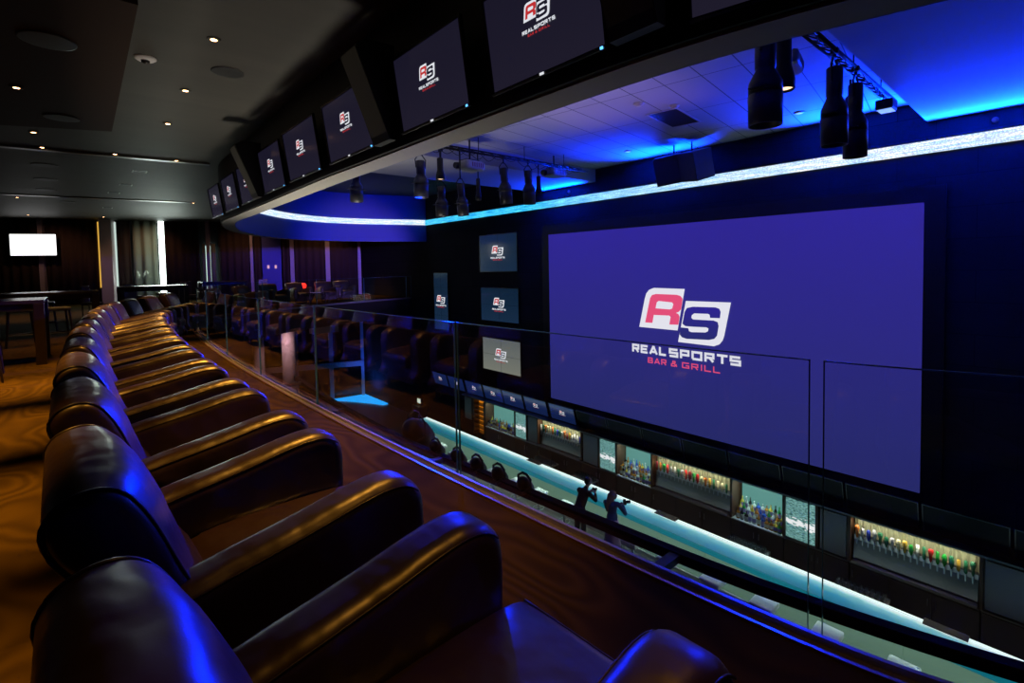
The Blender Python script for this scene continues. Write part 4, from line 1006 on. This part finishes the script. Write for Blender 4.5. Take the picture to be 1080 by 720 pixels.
def profile_spot(label, x, y, ztop, zbot, r, axis=(0,0,-1), trussz=4.2, lensm=None, group='stage lamps on the trusses'):
    """bottle shaped lamp hanging down"""
    t = thing('stage_lamp', label, 'stage lamp', (x,y,ztop), 0, group); H = ztop-zbot; ax = Vector(axis).normalized()
    bm = bmesh.new(); lathe(bm, [(r*.55,0),(r*.62,.01),(r*.62,H*.36),(r*.55,H*.37),(r*.98,H*.52),(r,H*.54),(r,H*.66)], (0,0,0), 20, ax); link('lamp_body', bm, M['spot'], t, True)
    bm = bmesh.new(); lathe(bm, [(r*1.02,H*.655),(r*1.03,H*.66),(r*1.0,H*1.0),(r*.94,H*1.0),(r*.92,H*.70)], (0,0,0), 20, ax); link('top_hat', bm, M['spot'], t, True)
    bm = bmesh.new(); lathe(bm, [(r*.9,H*.71),(r*.9,H*.72)], (0,0,0), 20, ax); link('lens', bm, lensm or M['black_gloss'], t)
    bm = bmesh.new(); c = ax*(H*.62); s = r*1.08; box(bm, c, (2*s+.10,.16,.008)); link('frame_slot', bm, M['blackmetal'], t)
    bm = bmesh.new(); tube(bm, [(-r*.72,0,-H*.2),(-r*.85,0,.02),(-r*.3,0,.12),(r*.3,0,.12),(r*.85,0,.02),(r*.72,0,-H*.2)], .014, 6); link('yoke', bm, M['blackmetal'], t)
    bm = bmesh.new(); cyl(bm, (0,0,.12),(0,0,max(.16,trussz-ztop)),.02,.02,8); box(bm,(0,0,max(.16,trussz-ztop)-.01),(.07,.09,.07)); link('clamp', bm, M['blackmetal'], t)
    return t
M['spot'] = mat('black_lamp_metal', (.045,.045,.055,1), .38, .3)
profile_spot('largest black bottle-shaped stage lamp hanging over the void, first on the right truss', 5.36,2.12,3.75,2.85,.16)
profile_spot('large black stage lamp hanging second on the right truss', 7.56,2.12,3.98,2.97,.155)
profile_spot('large black stage lamp hanging third on the right truss', 8.50,2.12,3.98,2.94,.15)
L9 = 9.45
profile_spot('small bright blue lit stage lamp at the far left of the left truss', 4.22,L9,3.45,2.80,.125)
profile_spot('black stage lamp, first bottle shape on the left truss', 5.70,L9,3.80,3.00,.155)
profile_spot('black stage lamp hanging behind the first bottle-shaped lamp', 6.42,L9+.3,3.35,2.66,.14)
profile_spot('black stage lamp slightly tilted, left of the middle of the left truss', 6.75,L9,3.40,2.66,.13,(.10,0,-1))
profile_spot('black stage lamp, tilted bottle shape near the middle of the left truss', 8.08,L9,3.92,3.03,.16,(.09,0,-1))
profile_spot('black stage lamp, right-hand bottle shape on the left truss', 8.92,L9,3.95,3.08,.16,(.05,0,-1))
def small_par(label, x, y, z0, z1, r=.08):
    t = thing('par_lamp', label, 'stage lamp', (x,y,z0), 0, 'small lit lamps on the trusses'); H = z0-z1
    bm = bmesh.new(); lathe(bm, [(r*.55,0),(r*.7,-.02),(r*.7,-H*.55),(r,-H*.8),(r,-H),(r*.9,-H),(r*.85,-H*.92)], seg=16); link('lamp_can', bm, M['blackmetal'], t, True)
    bm = bmesh.new(); lathe(bm, [(r*.86,-H*.955),(r*.86,-H*.94)], seg=16); link('lens', bm, M['em_lens'], t)['label'] = 'warm glowing lens'
    bm = bmesh.new(); cyl(bm,(0,0,-.01),(0,0,max(.1,4.2-z0)),.014,.014,8); link('clamp', bm, M['blackmetal'], t)
small_par('small lamp with glowing warm lens beside the largest hanging stage lamp', 6.05,2.2,3.98,3.38,.12)
small_par('small lamp with warm lens behind the third large stage lamp', 8.95,2.3,3.95,3.45,.09)
small_par('small lamp with glowing warm lens at the left end of the left truss', 6.14,L9-.1,3.90,3.42,.10)
small_par('small lamp with warm lens between the two tilted stage lamps', 7.35,L9+.1,3.6,3.08,.07)
small_par('small lamp with warm lens right of the right-hand bottle-shaped lamp', 9.30,L9,3.85,3.38,.08)
def projector(label, x, y, z, rz=0, s=1.):
    t = thing('projector', label, 'projector', (x,y,z), rz, 'silver projectors on the trusses')
    bm = bmesh.new(); box(bm, (0,0,0), (.46*s,.36*s,.17*s), .05*s); link('housing', bm, mat('silver_plastic',(.45,.45,.48,1),.3,.5), t)
    bm = bmesh.new(); cyl(bm, (-.23*s,.06*s,-.01),(-.31*s,.06*s,-.02),.06*s,.055*s,14); link('lens', bm, M['black_gloss'], t)
    bm = bmesh.new()
    for k in range(6): addb2(bm, (-.1*s+k*.05*s,-.182*s,-.04*s),(-.08*s+k*.05*s,-.179*s,.04*s))
    link('vent', bm, mat('vent_red',(.25,.03,.03,1),.5), t)
    bm = bmesh.new(); cyl(bm,(0,0,.085*s),(0,0,4.5-z),.02,.02,8); box(bm,(0,0,.10*s),(.3*s,.2*s,.02)); link('mount', bm, M['blackmetal'], t)
projector('silver projector with red vents beside the first large stage lamp', 6.75,2.45,3.92,.2,1.1)
projector('silver oval projector hanging in the middle of the left truss', 7.15,L9+.15,3.88,.1,1.3)
projector('silver projector at the right end of the left truss', 10.0,L9+.1,4.02,.1,1.3)
# small round ceiling speaker pair near the truss end / flood light
t = thing('flood_light', 'flood light with a pale front at the right end of the right truss', 'stage lamp', (10.25,2.12,4.02)); 
bm = bmesh.new(); box(bm,(0,0,0),(.34,.24,.16),.02); link('housing', bm, M['blackmetal'], t); link('front_glass', b2((-.15,-.10,-.0865),(.15,.10,-.081)), emis('pale_blue_glass',(.35,.6,1,1),.8), t)
bm = bmesh.new(); tube(bm,[(-.19,0,0),(-.19,0,.14),(.19,0,.14),(.19,0,0)],.01,6); link('yoke', bm, M['blackmetal'], t)

# big loudspeaker pair hanging under the tiles
t = thing('hanging_loudspeaker', 'large dark angular loudspeaker hanging from the tiles above the projection screen', 'loudspeaker', (11.9,6.75,4.56))
for s,nm in ((1,'left_cabinet'),(-1,'right_cabinet')):
    bm = bmesh.new(); R = Matrix.Rotation(math.radians(-18),3,'Y') @ Matrix.Rotation(s*math.radians(24),3,'Z')
    vs = box(bm, (0,0,0), (.55,.66,.72), .01); bmesh.ops.rotate(bm, cent=(0,0,0), matrix=R, verts=bm.verts); bmesh.ops.translate(bm, vec=(-.05,s*.37,-.62), verts=bm.verts)
    c = link('cabinet', bm, mat('cabinet_navy',(.018,.018,.035,1),.45), t)
    bm = bmesh.new(); box(bm, (-.279,0,0), (.006,.62,.68)); bmesh.ops.rotate(bm, cent=(0,0,0), matrix=R, verts=bm.verts); bmesh.ops.translate(bm, vec=(-.05,s*.37,-.62), verts=bm.verts)
    link('grille', bm, mat('grille_blue',(.05,.05,.10,1),.5), c)
bm = bmesh.new(); cyl(bm,(0,.25,-.3),(0,.25,0),.02,.02,8); cyl(bm,(0,-.25,-.3),(0,-.25,0),.02,.02,8); link('hanger', bm, M['blackmetal'], t)
# hatch
t = thing('ceiling_hatch', 'open black square hatch in the blue tiled ceiling', 'hatch', (9.7,5.7,4.56))
link('opening', b2((-.62,-.30,-.004),(.62,.30,-.001)), M['black'], t); bm = bmesh.new()
for lo,hi in (((-.66,-.34,-.012),(-.62,.34,-.001)),((.62,-.34,-.012),(.66,.34,-.001)),((-.62,-.34,-.012),(.62,-.30,-.001)),((-.62,.30,-.012),(.62,.34,-.001))): addb2(bm, lo, hi)
link('frame', bm, M['plastic'], t); t.rotation_euler = (0,0,math.radians(8))
# small ceiling fittings over the void
for x,y,l,mm in [(8.27,5.61,'small white dome detector left of the black hatch','d'),(8.95,5.25,'pink-white round fitting on the edge of the black hatch','d'),(11.42,8.11,'round blue-white downlight near the far tile corner','l'),(11.42,3.84,'round blue-white downlight between the hanging stage lamps','l')]:
    t = thing('ceiling_fitting', l, 'ceiling fitting', (x,y,4.56), 0, 'round fittings on the tiled ceiling'); bm = bmesh.new(); lathe(bm, [(.10,0),(.10,-.012),(.07,-.03)], seg=20); link('trim_ring', bm, M['plastic'], t, True)
    bm = bmesh.new(); lathe(bm, [(.068,-.031),(.05,-.05 if mm=='d' else -.034),(.001,-.06 if mm=='d' else -.035)], seg=16); link('cover', bm, M['plastic'] if mm=='d' else emis('fitting_glow_%d'%int(x*10),(.25,.6,1,1),1.2), t, True)
for y,z,l in [(11.45,3.98,'left'),(1.0,3.97,'right')]:
    t = link('wall_sensor', bmesh.new(), M['plastic']); bm = bmesh.new(); lathe(bm, [(.05,0),(.05,.03),(.02,.05)], seg=14, axis=(-1,0,0)); bm.to_mesh(t.data); bm.free(); t.location = (W,y,z); tag(t,'small round white sensor on the screen wall above the LED band, %s one'%l,'sensor')

# ------------------------------------------------------------------ lounge ceiling fittings
def downlight(x, y, lab, z=ZC):
    t = thing('downlight', lab, 'ceiling light', (x,y,z), 0, 'recessed downlights in the lounge ceiling')
    bm = bmesh.new(); lathe(bm, [(.075,-.001),(.075,-.010),(.05,-.012)], seg=20); link('trim_ring', bm, M['ceil'], t, True)
    bm = bmesh.new(); lathe(bm, [(.036,-.0135),(.001,-.015)], seg=16); link('lamp', bm, M['em_lamp'], t); return t
dl = [(1.31,6.74,'warm downlight nearest the dome detector, largest'),(1.32,8.87,'warm downlight second from the front in the right-hand line'),(1.34,11.02,'warm downlight third in the right-hand line, above the nearest soffit end'),
      (-.56,10.02,'warm downlight at the upper left in the brown panel'),(-.54,13.17,'warm downlight just past the brown panel'),(.73,14.48,'warm downlight middle one on the first metal channel'),(1.9,14.49,'warm downlight right one on the first metal channel'),(-.48,14.61,'bluish-rimmed downlight left one on the first metal channel'),
      (-1.5,24.3,'far downlight left one on the second channel'),(1.0,23.1,'far downlight second on the second channel'),(2.1,22.9,'far downlight third on the second channel'),(3.5,22.9,'far downlight fourth, left of the farthest television'),(-1.6,31.0,'farthest downlight left one above the curtains'),(1.0,30.5,'farthest downlight right one above the curtains')]
for x,y,l in dl: downlight(x,y,l, ZC-.05 if (-3.2<x<.57 and 6.3<y<12.1) else ZC)
def disk(x,y,r,l):
    z = ZC-.05 if (-3.2<x<.57 and 6.3<y<12.1) else ZC
    t = thing('ceiling_speaker', l, 'ceiling speaker', (x,y,z), 0, 'round dark ceiling speakers'); bm = bmesh.new(); lathe(bm, [(r,-.001),(r,-.008),(r*.94,-.012)], seg=28); link('rim', bm, M['black'], t, True)
    bm = bmesh.new(); lathe(bm, [(r*.93,-.0125),(.001,-.015)], seg=28); link('grille', bm, M['black'], t)
for x,y,r,l in [(-.16,7.83,.26,'largest round dark ceiling speaker at the upper left'),(1.65,7.73,.20,'round dark ceiling speaker right of the dome detector'),(-.11,11.5,.24,'round dark ceiling speaker at the edge of the brown panel'),(-.53,16.94,.26,'round dark ceiling speaker just past the first channel'),(-.60,19.42,.26,'round dark ceiling speaker, middle of the far line'),(-.67,21.75,.26,'round dark ceiling speaker, far end of the line'),(-.2,24.9,.24,'round dark ceiling speaker beyond the second channel')]: disk(x,y,r,l)
t = thing('smoke_detector', 'pinkish dome detector with a dark lens on the lounge ceiling', 'detector', (.75,7.86,ZC)); bm = bmesh.new(); lathe(bm, [(.12,0),(.12,-.012),(.09,-.035)], seg=24); link('base', bm, M['plastic'], t, True)
bm = bmesh.new(); lathe(bm, [(.05,-.036),(.045,-.06),(.001,-.075)], seg=16); link('lens', bm, M['black_gloss'], t, True)
for x,y,l in [(1.34,16.65,'nearest'),(1.2,19.3,'second'),(1.0,21.4,'third'),(-1.9,21.6,'left'),(1.0,26.3,'farthest')]:
    t = thing('ceiling_vent', 'small black rectangular ceiling vent, %s one'%l, 'vent', (x,y,ZC), 0, 'small black vents'); link('opening', b2((-.13,-.13,-.006),(.13,.13,-.001)), M['black'], t)
    bm = bmesh.new(); addb2(bm,(-.16,-.15,-.010),(-.131,.15,-.001)); addb2(bm,(.131,-.15,-.010),(.16,.15,-.001)); link('frame', bm, M['plaster'], t)

# red lamp and papers on the far deck
t = thing('side_table', 'small low table with bright papers on the far deck', 'table', (7.95,22.2,0)); bm = bmesh.new(); box(bm,(0,0,.45),(.9,.5,.04),.005); link('tabletop', bm, M['table_top'], t)
for sx in (-1,1):
    for sy in (-1,1): link('leg', b2((sx*.42-.02,sy*.22-.02,0),(sx*.42+.02,sy*.22+.02,.43)), M['dark_wood'], t)
bm = b2((-.28,-.16,0),(.10,.14,.012)); t = link('menu_card', bm, mat('lit_paper',(.8,.85,.9,1),.5)); t.location = (7.95,22.2,.472); tag(t,'bright white menu cards lying on the low far table','menu card')
t = thing('red_lamp', 'small glowing red lamp between the far deck armchairs', 'lamp', (8.0,24.3,0)); bm = bmesh.new(); cyl(bm,(0,0,0),(0,0,.62),.03,.02,10); lathe(bm,[(.14,0),(.14,.02),(.03,.03)],seg=16); link('stand', bm, M['black'], t, True)
bm = bmesh.new(); lathe(bm,[(.12,.621),(.17,.68),(.17,.80),(.10,.86)],seg=18); link('lamp_shade', bm, M['em_red_lamp'], t, True)

# ------------------------------------------------------------------ people at the bar
def limb(bm, pts, sub=None):
    """dense string of balls with tapering radius: pts = [(x,y,z,r),...]"""
    for a, b_ in zip(pts, pts[1:]):
        A, B = Vector(a[:3]), Vector(b_[:3]); L = (B-A).length; n = max(1, int(L/(min(a[3],b_[3])*.35)))
        for k in range(n+1):
            t = k/n; r = a[3]+(b_[3]-a[3])*t
            bmesh.ops.create_icosphere(bm, subdivisions=2 if r > .02 else 1, radius=r, matrix=Matrix.Translation(A.lerp(B,t)))
def blob(bm, c, s):
    bmesh.ops.create_icosphere(bm, subdivisions=3, radius=1, matrix=Matrix.Translation(c) @ Matrix.Diagonal((s[0],s[1],s[2],1)))
def fused(name, bm, m, parent, vox):
    o = link(name, bm, m, parent, True, recalc=False)
    md = o.modifiers.new('fuse','REMESH'); md.mode = 'VOXEL'; md.voxel_size = vox; md.use_smooth_shade = True
    s = o.modifiers.new('soften','SMOOTH'); s.iterations = 4; s.factor = .5
    return o
def hand(bm, wrist, fdir, palm_n, side=1):
    """palm + four unequal fingers curled round something + thumb"""
    f = Vector(fdir).normalized(); n = Vector(palm_n).normalized(); s = f.cross(n).normalized()*side; w = Vector(wrist)
    for k in (-1,0,1): limb(bm, [tuple(w)+(.024,), tuple(w+f*.07+s*.022*k)+(.019,)])
    for k,L in zip((-1.5,-.5,.5,1.5),(.060,.074,.078,.068)):
        b0 = w+f*.075+s*.020*k; b1 = b0+f*L*.5+n*L*.15; b2_ = b1+f*L*.2+n*L*.38
        limb(bm, [tuple(b0)+(.010,), tuple(b1)+(.009,), tuple(b2_)+(.008,)])
    t0 = w+f*.025+s*.032; t1 = t0+s*.028+f*.025+n*.01; limb(bm, [tuple(t0)+(.013,), tuple(t1)+(.010,), tuple(t1+f*.025+n*.015)+(.009,)])
def head(bm, c, face):
    c = Vector(c); f = Vector(face).normalized(); up_ = Vector((0,0,1)); s = f.cross(up_).normalized(); u = s.cross(f)
    R = Matrix((s,f,u)).transposed().to_4x4()
    def e(off, sz, sub=3):
        p = c + s*off[0] + f*off[1] + u*off[2]; bmesh.ops.create_icosphere(bm, subdivisions=sub, radius=1, matrix=Matrix.Translation(p) @ R @ Matrix.Diagonal((sz[0],sz[1],sz[2],1)))
    e((0,-.005,.025),(.074,.092,.088)); e((0,.025,-.035),(.058,.066,.070)); e((0,.045,-.085),(.030,.035,.025)); e((0,.093,-.02),(.013,.020,.024),2); e((0,.086,-.062),(.026,.012,.010),2)
    for k in (-1,1): e((k*.075,-.005,-.01),(.010,.020,.030),2); e((k*.030,.080,.008),(.016,.010,.010),2); e((k*.03,.078,.028),(.024,.012,.008),2)
    return R
# man leaning forward over the bar, taking a picture; faces the bar (+x), body bent
t = thing('person', 'person in black clothes bending over the glowing bar to take a photo', 'person', (9.98,8.72,ZL), 0)
bm = bmesh.new()
hd = (.34,.0,1.60); R = None
head(bm, hd, (.85,-.35,-.45)); limb(bm, [(.20,0,1.42,.062),(.30,0,1.52,.055)])
for s in (-1,1):
    limb(bm, [(-.06,s*.09,.92,.088),(-.02,s*.11,.52,.062),(-.08,s*.11,.10,.042)]); limb(bm, [(-.09,s*.11,.06,.040),(.02,s*.115,.045,.038),(.12,s*.12,.035,.028)])
limb(bm, [(-.06,0,.95,.135),(.03,0,1.15,.135),(.14,0,1.33,.145)]); limb(bm, [(.15,-.15,1.37,.07),(.15,.15,1.37,.07)])
limb(bm, [(.16,.19,1.36,.055),(.30,.23,1.14,.044),(.50,.10,1.24,.032)]); limb(bm, [(.16,-.19,1.36,.055),(.34,-.24,1.16,.044),(.50,-.10,1.26,.032)])
hand(bm, (.50,.10,1.24), (.6,-.55,.35), (0,-.5,.8)); hand(bm, (.50,-.10,1.26), (.5,.6,.3), (0,.5,.8), -1)
body = fused('body', bm, M['skin'], t, .007)
bm = bmesh.new(); limb(bm, [(-.06,0,.98,.148),(.03,0,1.15,.150),(.14,0,1.33,.158)]); limb(bm, [(.15,-.16,1.37,.080),(.15,.16,1.37,.080)])
limb(bm, [(.16,.19,1.36,.068),(.30,.23,1.14,.056),(.46,.125,1.22,.042)]); limb(bm, [(.16,-.19,1.36,.068),(.34,-.24,1.16,.056),(.46,-.135,1.24,.042)]); limb(bm, [(.17,0,1.40,.072),(.22,0,1.45,.068)])
fused('shirt', bm, M['black_cloth'], t, .010)
bm = bmesh.new()
for s in (-1,1): limb(bm, [(-.06,s*.085,.95,.110),(-.02,s*.11,.52,.080),(-.08,s*.11,.12,.062)])
limb(bm, [(-.06,-.05,.98,.13),(-.06,.05,.98,.13)]); fused('trousers', bm, M['denim'], t, .010)
bm = bmesh.new(); blob(bm, (hd[0]-.035,hd[1]+.015,hd[2]+.055), (.088,.086,.078)); blob(bm, (hd[0]-.06,hd[1]+.02,hd[2]+.0), (.055,.075,.07)); fused('hair', bm, M['hair_dark'], t, .010)
for s in (-1,1):
    bm = bmesh.new(); limb(bm, [(-.10,s*.11,.05,.048),(.02,s*.115,.042,.044),(.13,s*.12,.036,.034)]); fused('shoe', bm, M['black'], t, .009)
t = thing('camera', 'small black camera held by the bending person at the bar', 'camera', (10.56,8.72,ZL+1.30)); bm = bmesh.new(); box(bm,(0,0,0),(.05,.13,.085),.008); link('camera_body', bm, M['black'], t); bm = bmesh.new(); cyl(bm,(.02,0,0),(.09,0,-.01),.032,.034,14); link('lens', bm, M['black_gloss'], t)
# woman seen from behind, long hair, camera to her right
t = thing('person', 'person with long light hair, blue-grey jacket and long plum skirt at the bar', 'person', (10.22,7.85,ZL), 0)
bm = bmesh.new(); hd = (.03,-.02,1.545); head(bm, hd, (.75,-.65,-.05)); limb(bm, [(0,0,1.36,.052),(.02,-.01,1.46,.048)])
for s in (-1,1):
    q = Vector((.35,.94)).normalized()*s*.085; limb(bm, [(q.x,q.y,.88,.085),(q.x,q.y,.48,.056),(q.x,q.y,.09,.038)]); limb(bm, [(q.x-.02,q.y,.05,.034),(q.x+.08,q.y-.06,.035,.027),(q.x+.13,q.y-.10,.03,.020)])
limb(bm, [(0,0,.93,.130),(0,0,1.08,.105),(0,0,1.26,.120)]); limb(bm, [(-.05,.13,1.33,.058),(.05,-.13,1.33,.058)])
limb(bm, [(-.05,.17,1.32,.048),(.04,.17,1.08,.038),(.22,-.02,1.20,.028)]); limb(bm, [(.06,-.17,1.32,.048),(.14,-.30,1.12,.038),(.25,-.16,1.26,.028)])
hand(bm, (.22,-.02,1.20), (.6,-.6,.5), (-.3,-.5,.6)); hand(bm, (.25,-.16,1.26), (.8,.2,.4), (-.2,.7,.4), -1)
fused('body', bm, M['skin'], t, .007)
bm = bmesh.new(); limb(bm, [(0,0,.96,.150),(0,0,1.10,.122),(0,0,1.26,.138)]); limb(bm, [(-.05,.14,1.33,.070),(.05,-.14,1.33,.070)])
limb(bm, [(-.05,.18,1.32,.060),(.04,.18,1.08,.052),(.19,.01,1.18,.038)]); limb(bm, [(.06,-.18,1.32,.060),(.14,-.31,1.12,.052),(.235,-.18,1.24,.038)]); fused('jacket', bm, M['jacket'], t, .010)
bm = bmesh.new(); N=24; prof = [(.135,.97),(.165,.86),(.18,.6),(.215,.3),(.235,.10)]; rings=[]
for r,z in prof: rings.append([bm.verts.new(((r+.012*math.sin(7*2*PI*k/N)*(1-z))*math.cos(2*PI*k/N), (r+.012*math.sin(7*2*PI*k/N)*(1-z))*math.sin(2*PI*k/N), z)) for k in range(N)])
for a,b_ in zip(rings,rings[1:]):
    for k in range(N): bm.faces.new((a[k],a[(k+1)%N],b_[(k+1)%N],b_[k]))
o = link('skirt', bm, M['skirt'], t, True); md = o.modifiers.new('thickness','SOLIDIFY'); md.thickness = .006
bm = bmesh.new(); blob(bm, (hd[0]-.02,hd[1]+.015,hd[2]+.03), (.090,.090,.092)); limb(bm, [(-.03,.03,1.54,.078),(-.075,.04,1.40,.070),(-.10,.05,1.26,.050),(-.11,.05,1.17,.028)]); fused('hair', bm, M['hair_light'], t, .009)
for s in (-1,1):
    q = Vector((.35,.94)).normalized()*s*.085; bm = bmesh.new(); limb(bm, [(q.x-.03,q.y,.042,.040),(q.x+.08,q.y-.06,.034,.033),(q.x+.14,q.y-.105,.03,.025)]); fused('shoe', bm, M['black'], t, .009)
t = thing('camera', 'black camera held up by the person with long hair', 'camera', (10.56,7.70,ZL+1.30), math.radians(-35)); bm = bmesh.new(); box(bm,(0,0,0),(.06,.14,.10),.008); box(bm,(0,0,.06),(.05,.05,.03),.005); link('camera_body', bm, M['black'], t); bm = bmesh.new(); cyl(bm,(.03,0,0),(.15,0,0),.036,.040,16); link('lens', bm, M['black_gloss'], t, True)

# ------------------------------------------------------------------ lights
def area(name, loc, tgt, sx, sy, energy, col, spread=180):
    ld = bpy.data.lights.new(name,'AREA'); ld.shape='RECTANGLE'; ld.size=sx; ld.size_y=sy; ld.energy=energy; ld.color=col; ld.spread=math.radians(spread)
    o = bpy.data.objects.new(name, ld); COL.objects.link(o); o.location = loc
    z = -(Vector(tgt)-Vector(loc)).normalized(); r = Vector((0,1,0)) if abs(z.y) < .9 else Vector((0,0,1))
    y = (r - z*r.dot(z)).normalized(); x = y.cross(z); o.rotation_euler = Matrix((x,y,z)).transposed().to_euler(); return o   # long side runs along y
def spot(name, loc, tgt, energy, col, ang=60, blend=.6, r=.05):
    ld = bpy.data.lights.new(name,'SPOT'); ld.energy=energy; ld.color=col; ld.spot_size=math.radians(ang); ld.spot_blend=blend; ld.shadow_soft_size=r
    o = bpy.data.objects.new(name, ld); COL.objects.link(o); o.location = loc
    o.rotation_euler = (Vector(tgt)-Vector(loc)).to_track_quat('-Z','Y').to_euler(); return o
BLUE = (.0,.025,1.); ORG = (1,.42,.05)
# cove light above the LED band washing the ceilings blue
for y,w,e in [(.2,3.2,540),(3.0,2.2,430),(7.6,1.9,400),(11.6,1.8,330)]:
    area('cove_light', (W-.12,y,3.88), (W-.9,y,4.56), .08, w, e, BLUE, 106)
# warm downlights
for i,(x,y,l) in enumerate(dl):
    if y < 20: spot('downlight_beam', (x,y,ZC-.08), (x-(.35 if x > 1.2 else 0),y,0), 1250 if y < 11.5 else 300, ORG, 46, .8)
for x,y,e in [(1.45,4.6,1200),(1.45,2.6,620),(1.2,.4,110),(-.75,8.9,2800),(-.75,6.6,2600),(-.7,4.3,2300),(-.75,2.3,1300),(-2.4,9.0,500)]:
    spot('downlight_beam', (x,y,ZC-.08), (x-(.45 if x > 1 else 0),y,0), e, ORG, 46 if x > 1 else 32, 1.)
for x,y in [(3.0,20.5),(6.2,24.0),(8.4,25.0),(10.5,25.6),(-1.5,24),(2.2,26)]: spot('downlight_beam', (x,y,ZC-.08), (x,y,0), 400, (1,.5,.2), 80, .8)
for x,y in [(-1.2,30.5),(2.4,29.6),(6.4,27.8),(10.0,26.4)]: spot('curtain_fill', (x,y,ZC-.08), (x+.5,y+3.0,1.0), 45, (1,.48,.25), 90, .9)  # added warm spots to brighten the curtains
# blue and violet stage beams
spot('stage_beam', (5.7,L9,3.05), (5.2,19.8,3.75), 3500, (.0,.02,1), 34, .8, .1)
spot('stage_beam', (8.0,L9,3.05), (9.4,21.5,3.75), 4000, (.0,.02,1), 36, .8, .1)
spot('stage_beam', (8.0,L9,2.7), (10.4,29,1.6), 3400, (.42,.22,1), 30, .8, .1)
spot('stage_beam', (6.4,L9,2.6), (.1,3.0,.75), 2300, (.0,.015,1), 34, .9, .12)
spot('stage_beam', (6.9,L9,2.6), (.1,6.8,.75), 3800, (.0,.015,1), 34, .9, .12)
spot('stage_beam', (7.4,L9,2.6), (.3,10.6,.75), 3800, (.0,.015,1), 34, .9, .12)
spot('stage_beam', (7.56,2.12,2.9), (.1,1.2,.8), 560, (.0,.015,1), 24, .9, .12)
spot('stage_beam', (5.36,2.12,2.8), (2.12,1.0,-.03), 260, (.0,.015,1), 20, .9, .1)
spot('stage_beam', (5.7,L9,2.95), (2.0,4.4,0), 700, (.0,.015,1), 22, .9, .1)
area('violet_fill', (7.5,6.0,4.0), (7.5,6.0,5), 3, 3, 8, (.5,.3,1))  # added violet fill under the tiled ceiling, no lamp hangs there
area('soffit_fill', (4.2,9.5,ZL+.1), (2.9,8.5,2.7), 1.0, 4, 150, (1,.93,.78), 70)  # added fill from below to brighten the soffit underside
# back bar lights
for y0,y1 in ((1.02,3.02),(5.62,7.82),(10.5,12.5)):
    area('tap_bay_light', (XB+.06,(y0+y1)/2,zt-.02), (XB+.20,(y0+y1)/2,zc), .04, y1-y0-.1, 7, (1,.95,.72))
for y0,y1 in ((4.36,5.5),(7.88,9.05),(13.75,15.5)):
    area('bottle_bay_light', (XB+.10,(y0+y1)/2,zt-.02), (XB+.3,(y0+y1)/2,zc), .06, y1-y0-.1, 7, (.7,1,.95))
area('bar_shelf_light', (10.38,8,ZL+.96), (10.2,8,ZL), .04, 20, 36, (.75,1,.85))
area('ceiling_fill', (2.40,3.6,3.95), (1.7,3.6,4.2), .06, 1.6, 2.5, (1,.92,.72), 140)  # added fill for the lounge ceiling beside the televisions
q = fpt(3.22,.55); q2 = fpt(2.5,.05); area('daylight_spill', (q.x,q.y,2.1), (q2.x,q2.y,2.1), 3.6, .1, 6, (.8,1,.78))
# lower windows / corner
spot('corner_light', (12.0,26.6,ZL+.2), (12.7,26.6,-2), 260, (.02,.12,1), 120, .9, .2)
spot('lower_lounge_light', (6.8,24.3,-1.1), (8.5,26.0,ZL), 130, (1,.5,.6), 100, .9, .1)
# daylight spill at the window slit
a = fpt(3.28,.3); area('daylight_spill', (a.x,a.y,2.2), (a.x-1.2,a.y-3,1.2), .6, 2.6, 95, (.85,1,.9))
w = bpy.data.worlds.new('world'); SC.world = w; w.use_nodes = True; w.node_tree.nodes['Background'].inputs[0].default_value = (.02,.02,.03,1); w.node_tree.nodes['Background'].inputs[1].default_value = .2

SC.view_settings.view_transform = 'Standard'; SC.view_settings.look = 'None'; SC.view_settings.gamma = 1; SC.view_settings.exposure = 0; SC.view_settings.use_curve_mapping = False
SC.cycles.use_denoising = True
SC.cycles.max_bounces = 8; SC.cycles.transparent_max_bounces = 16; SC.cycles.sample_clamp_indirect = 4
SC.cycles.caustics_reflective = False; SC.cycles.caustics_refractive = False
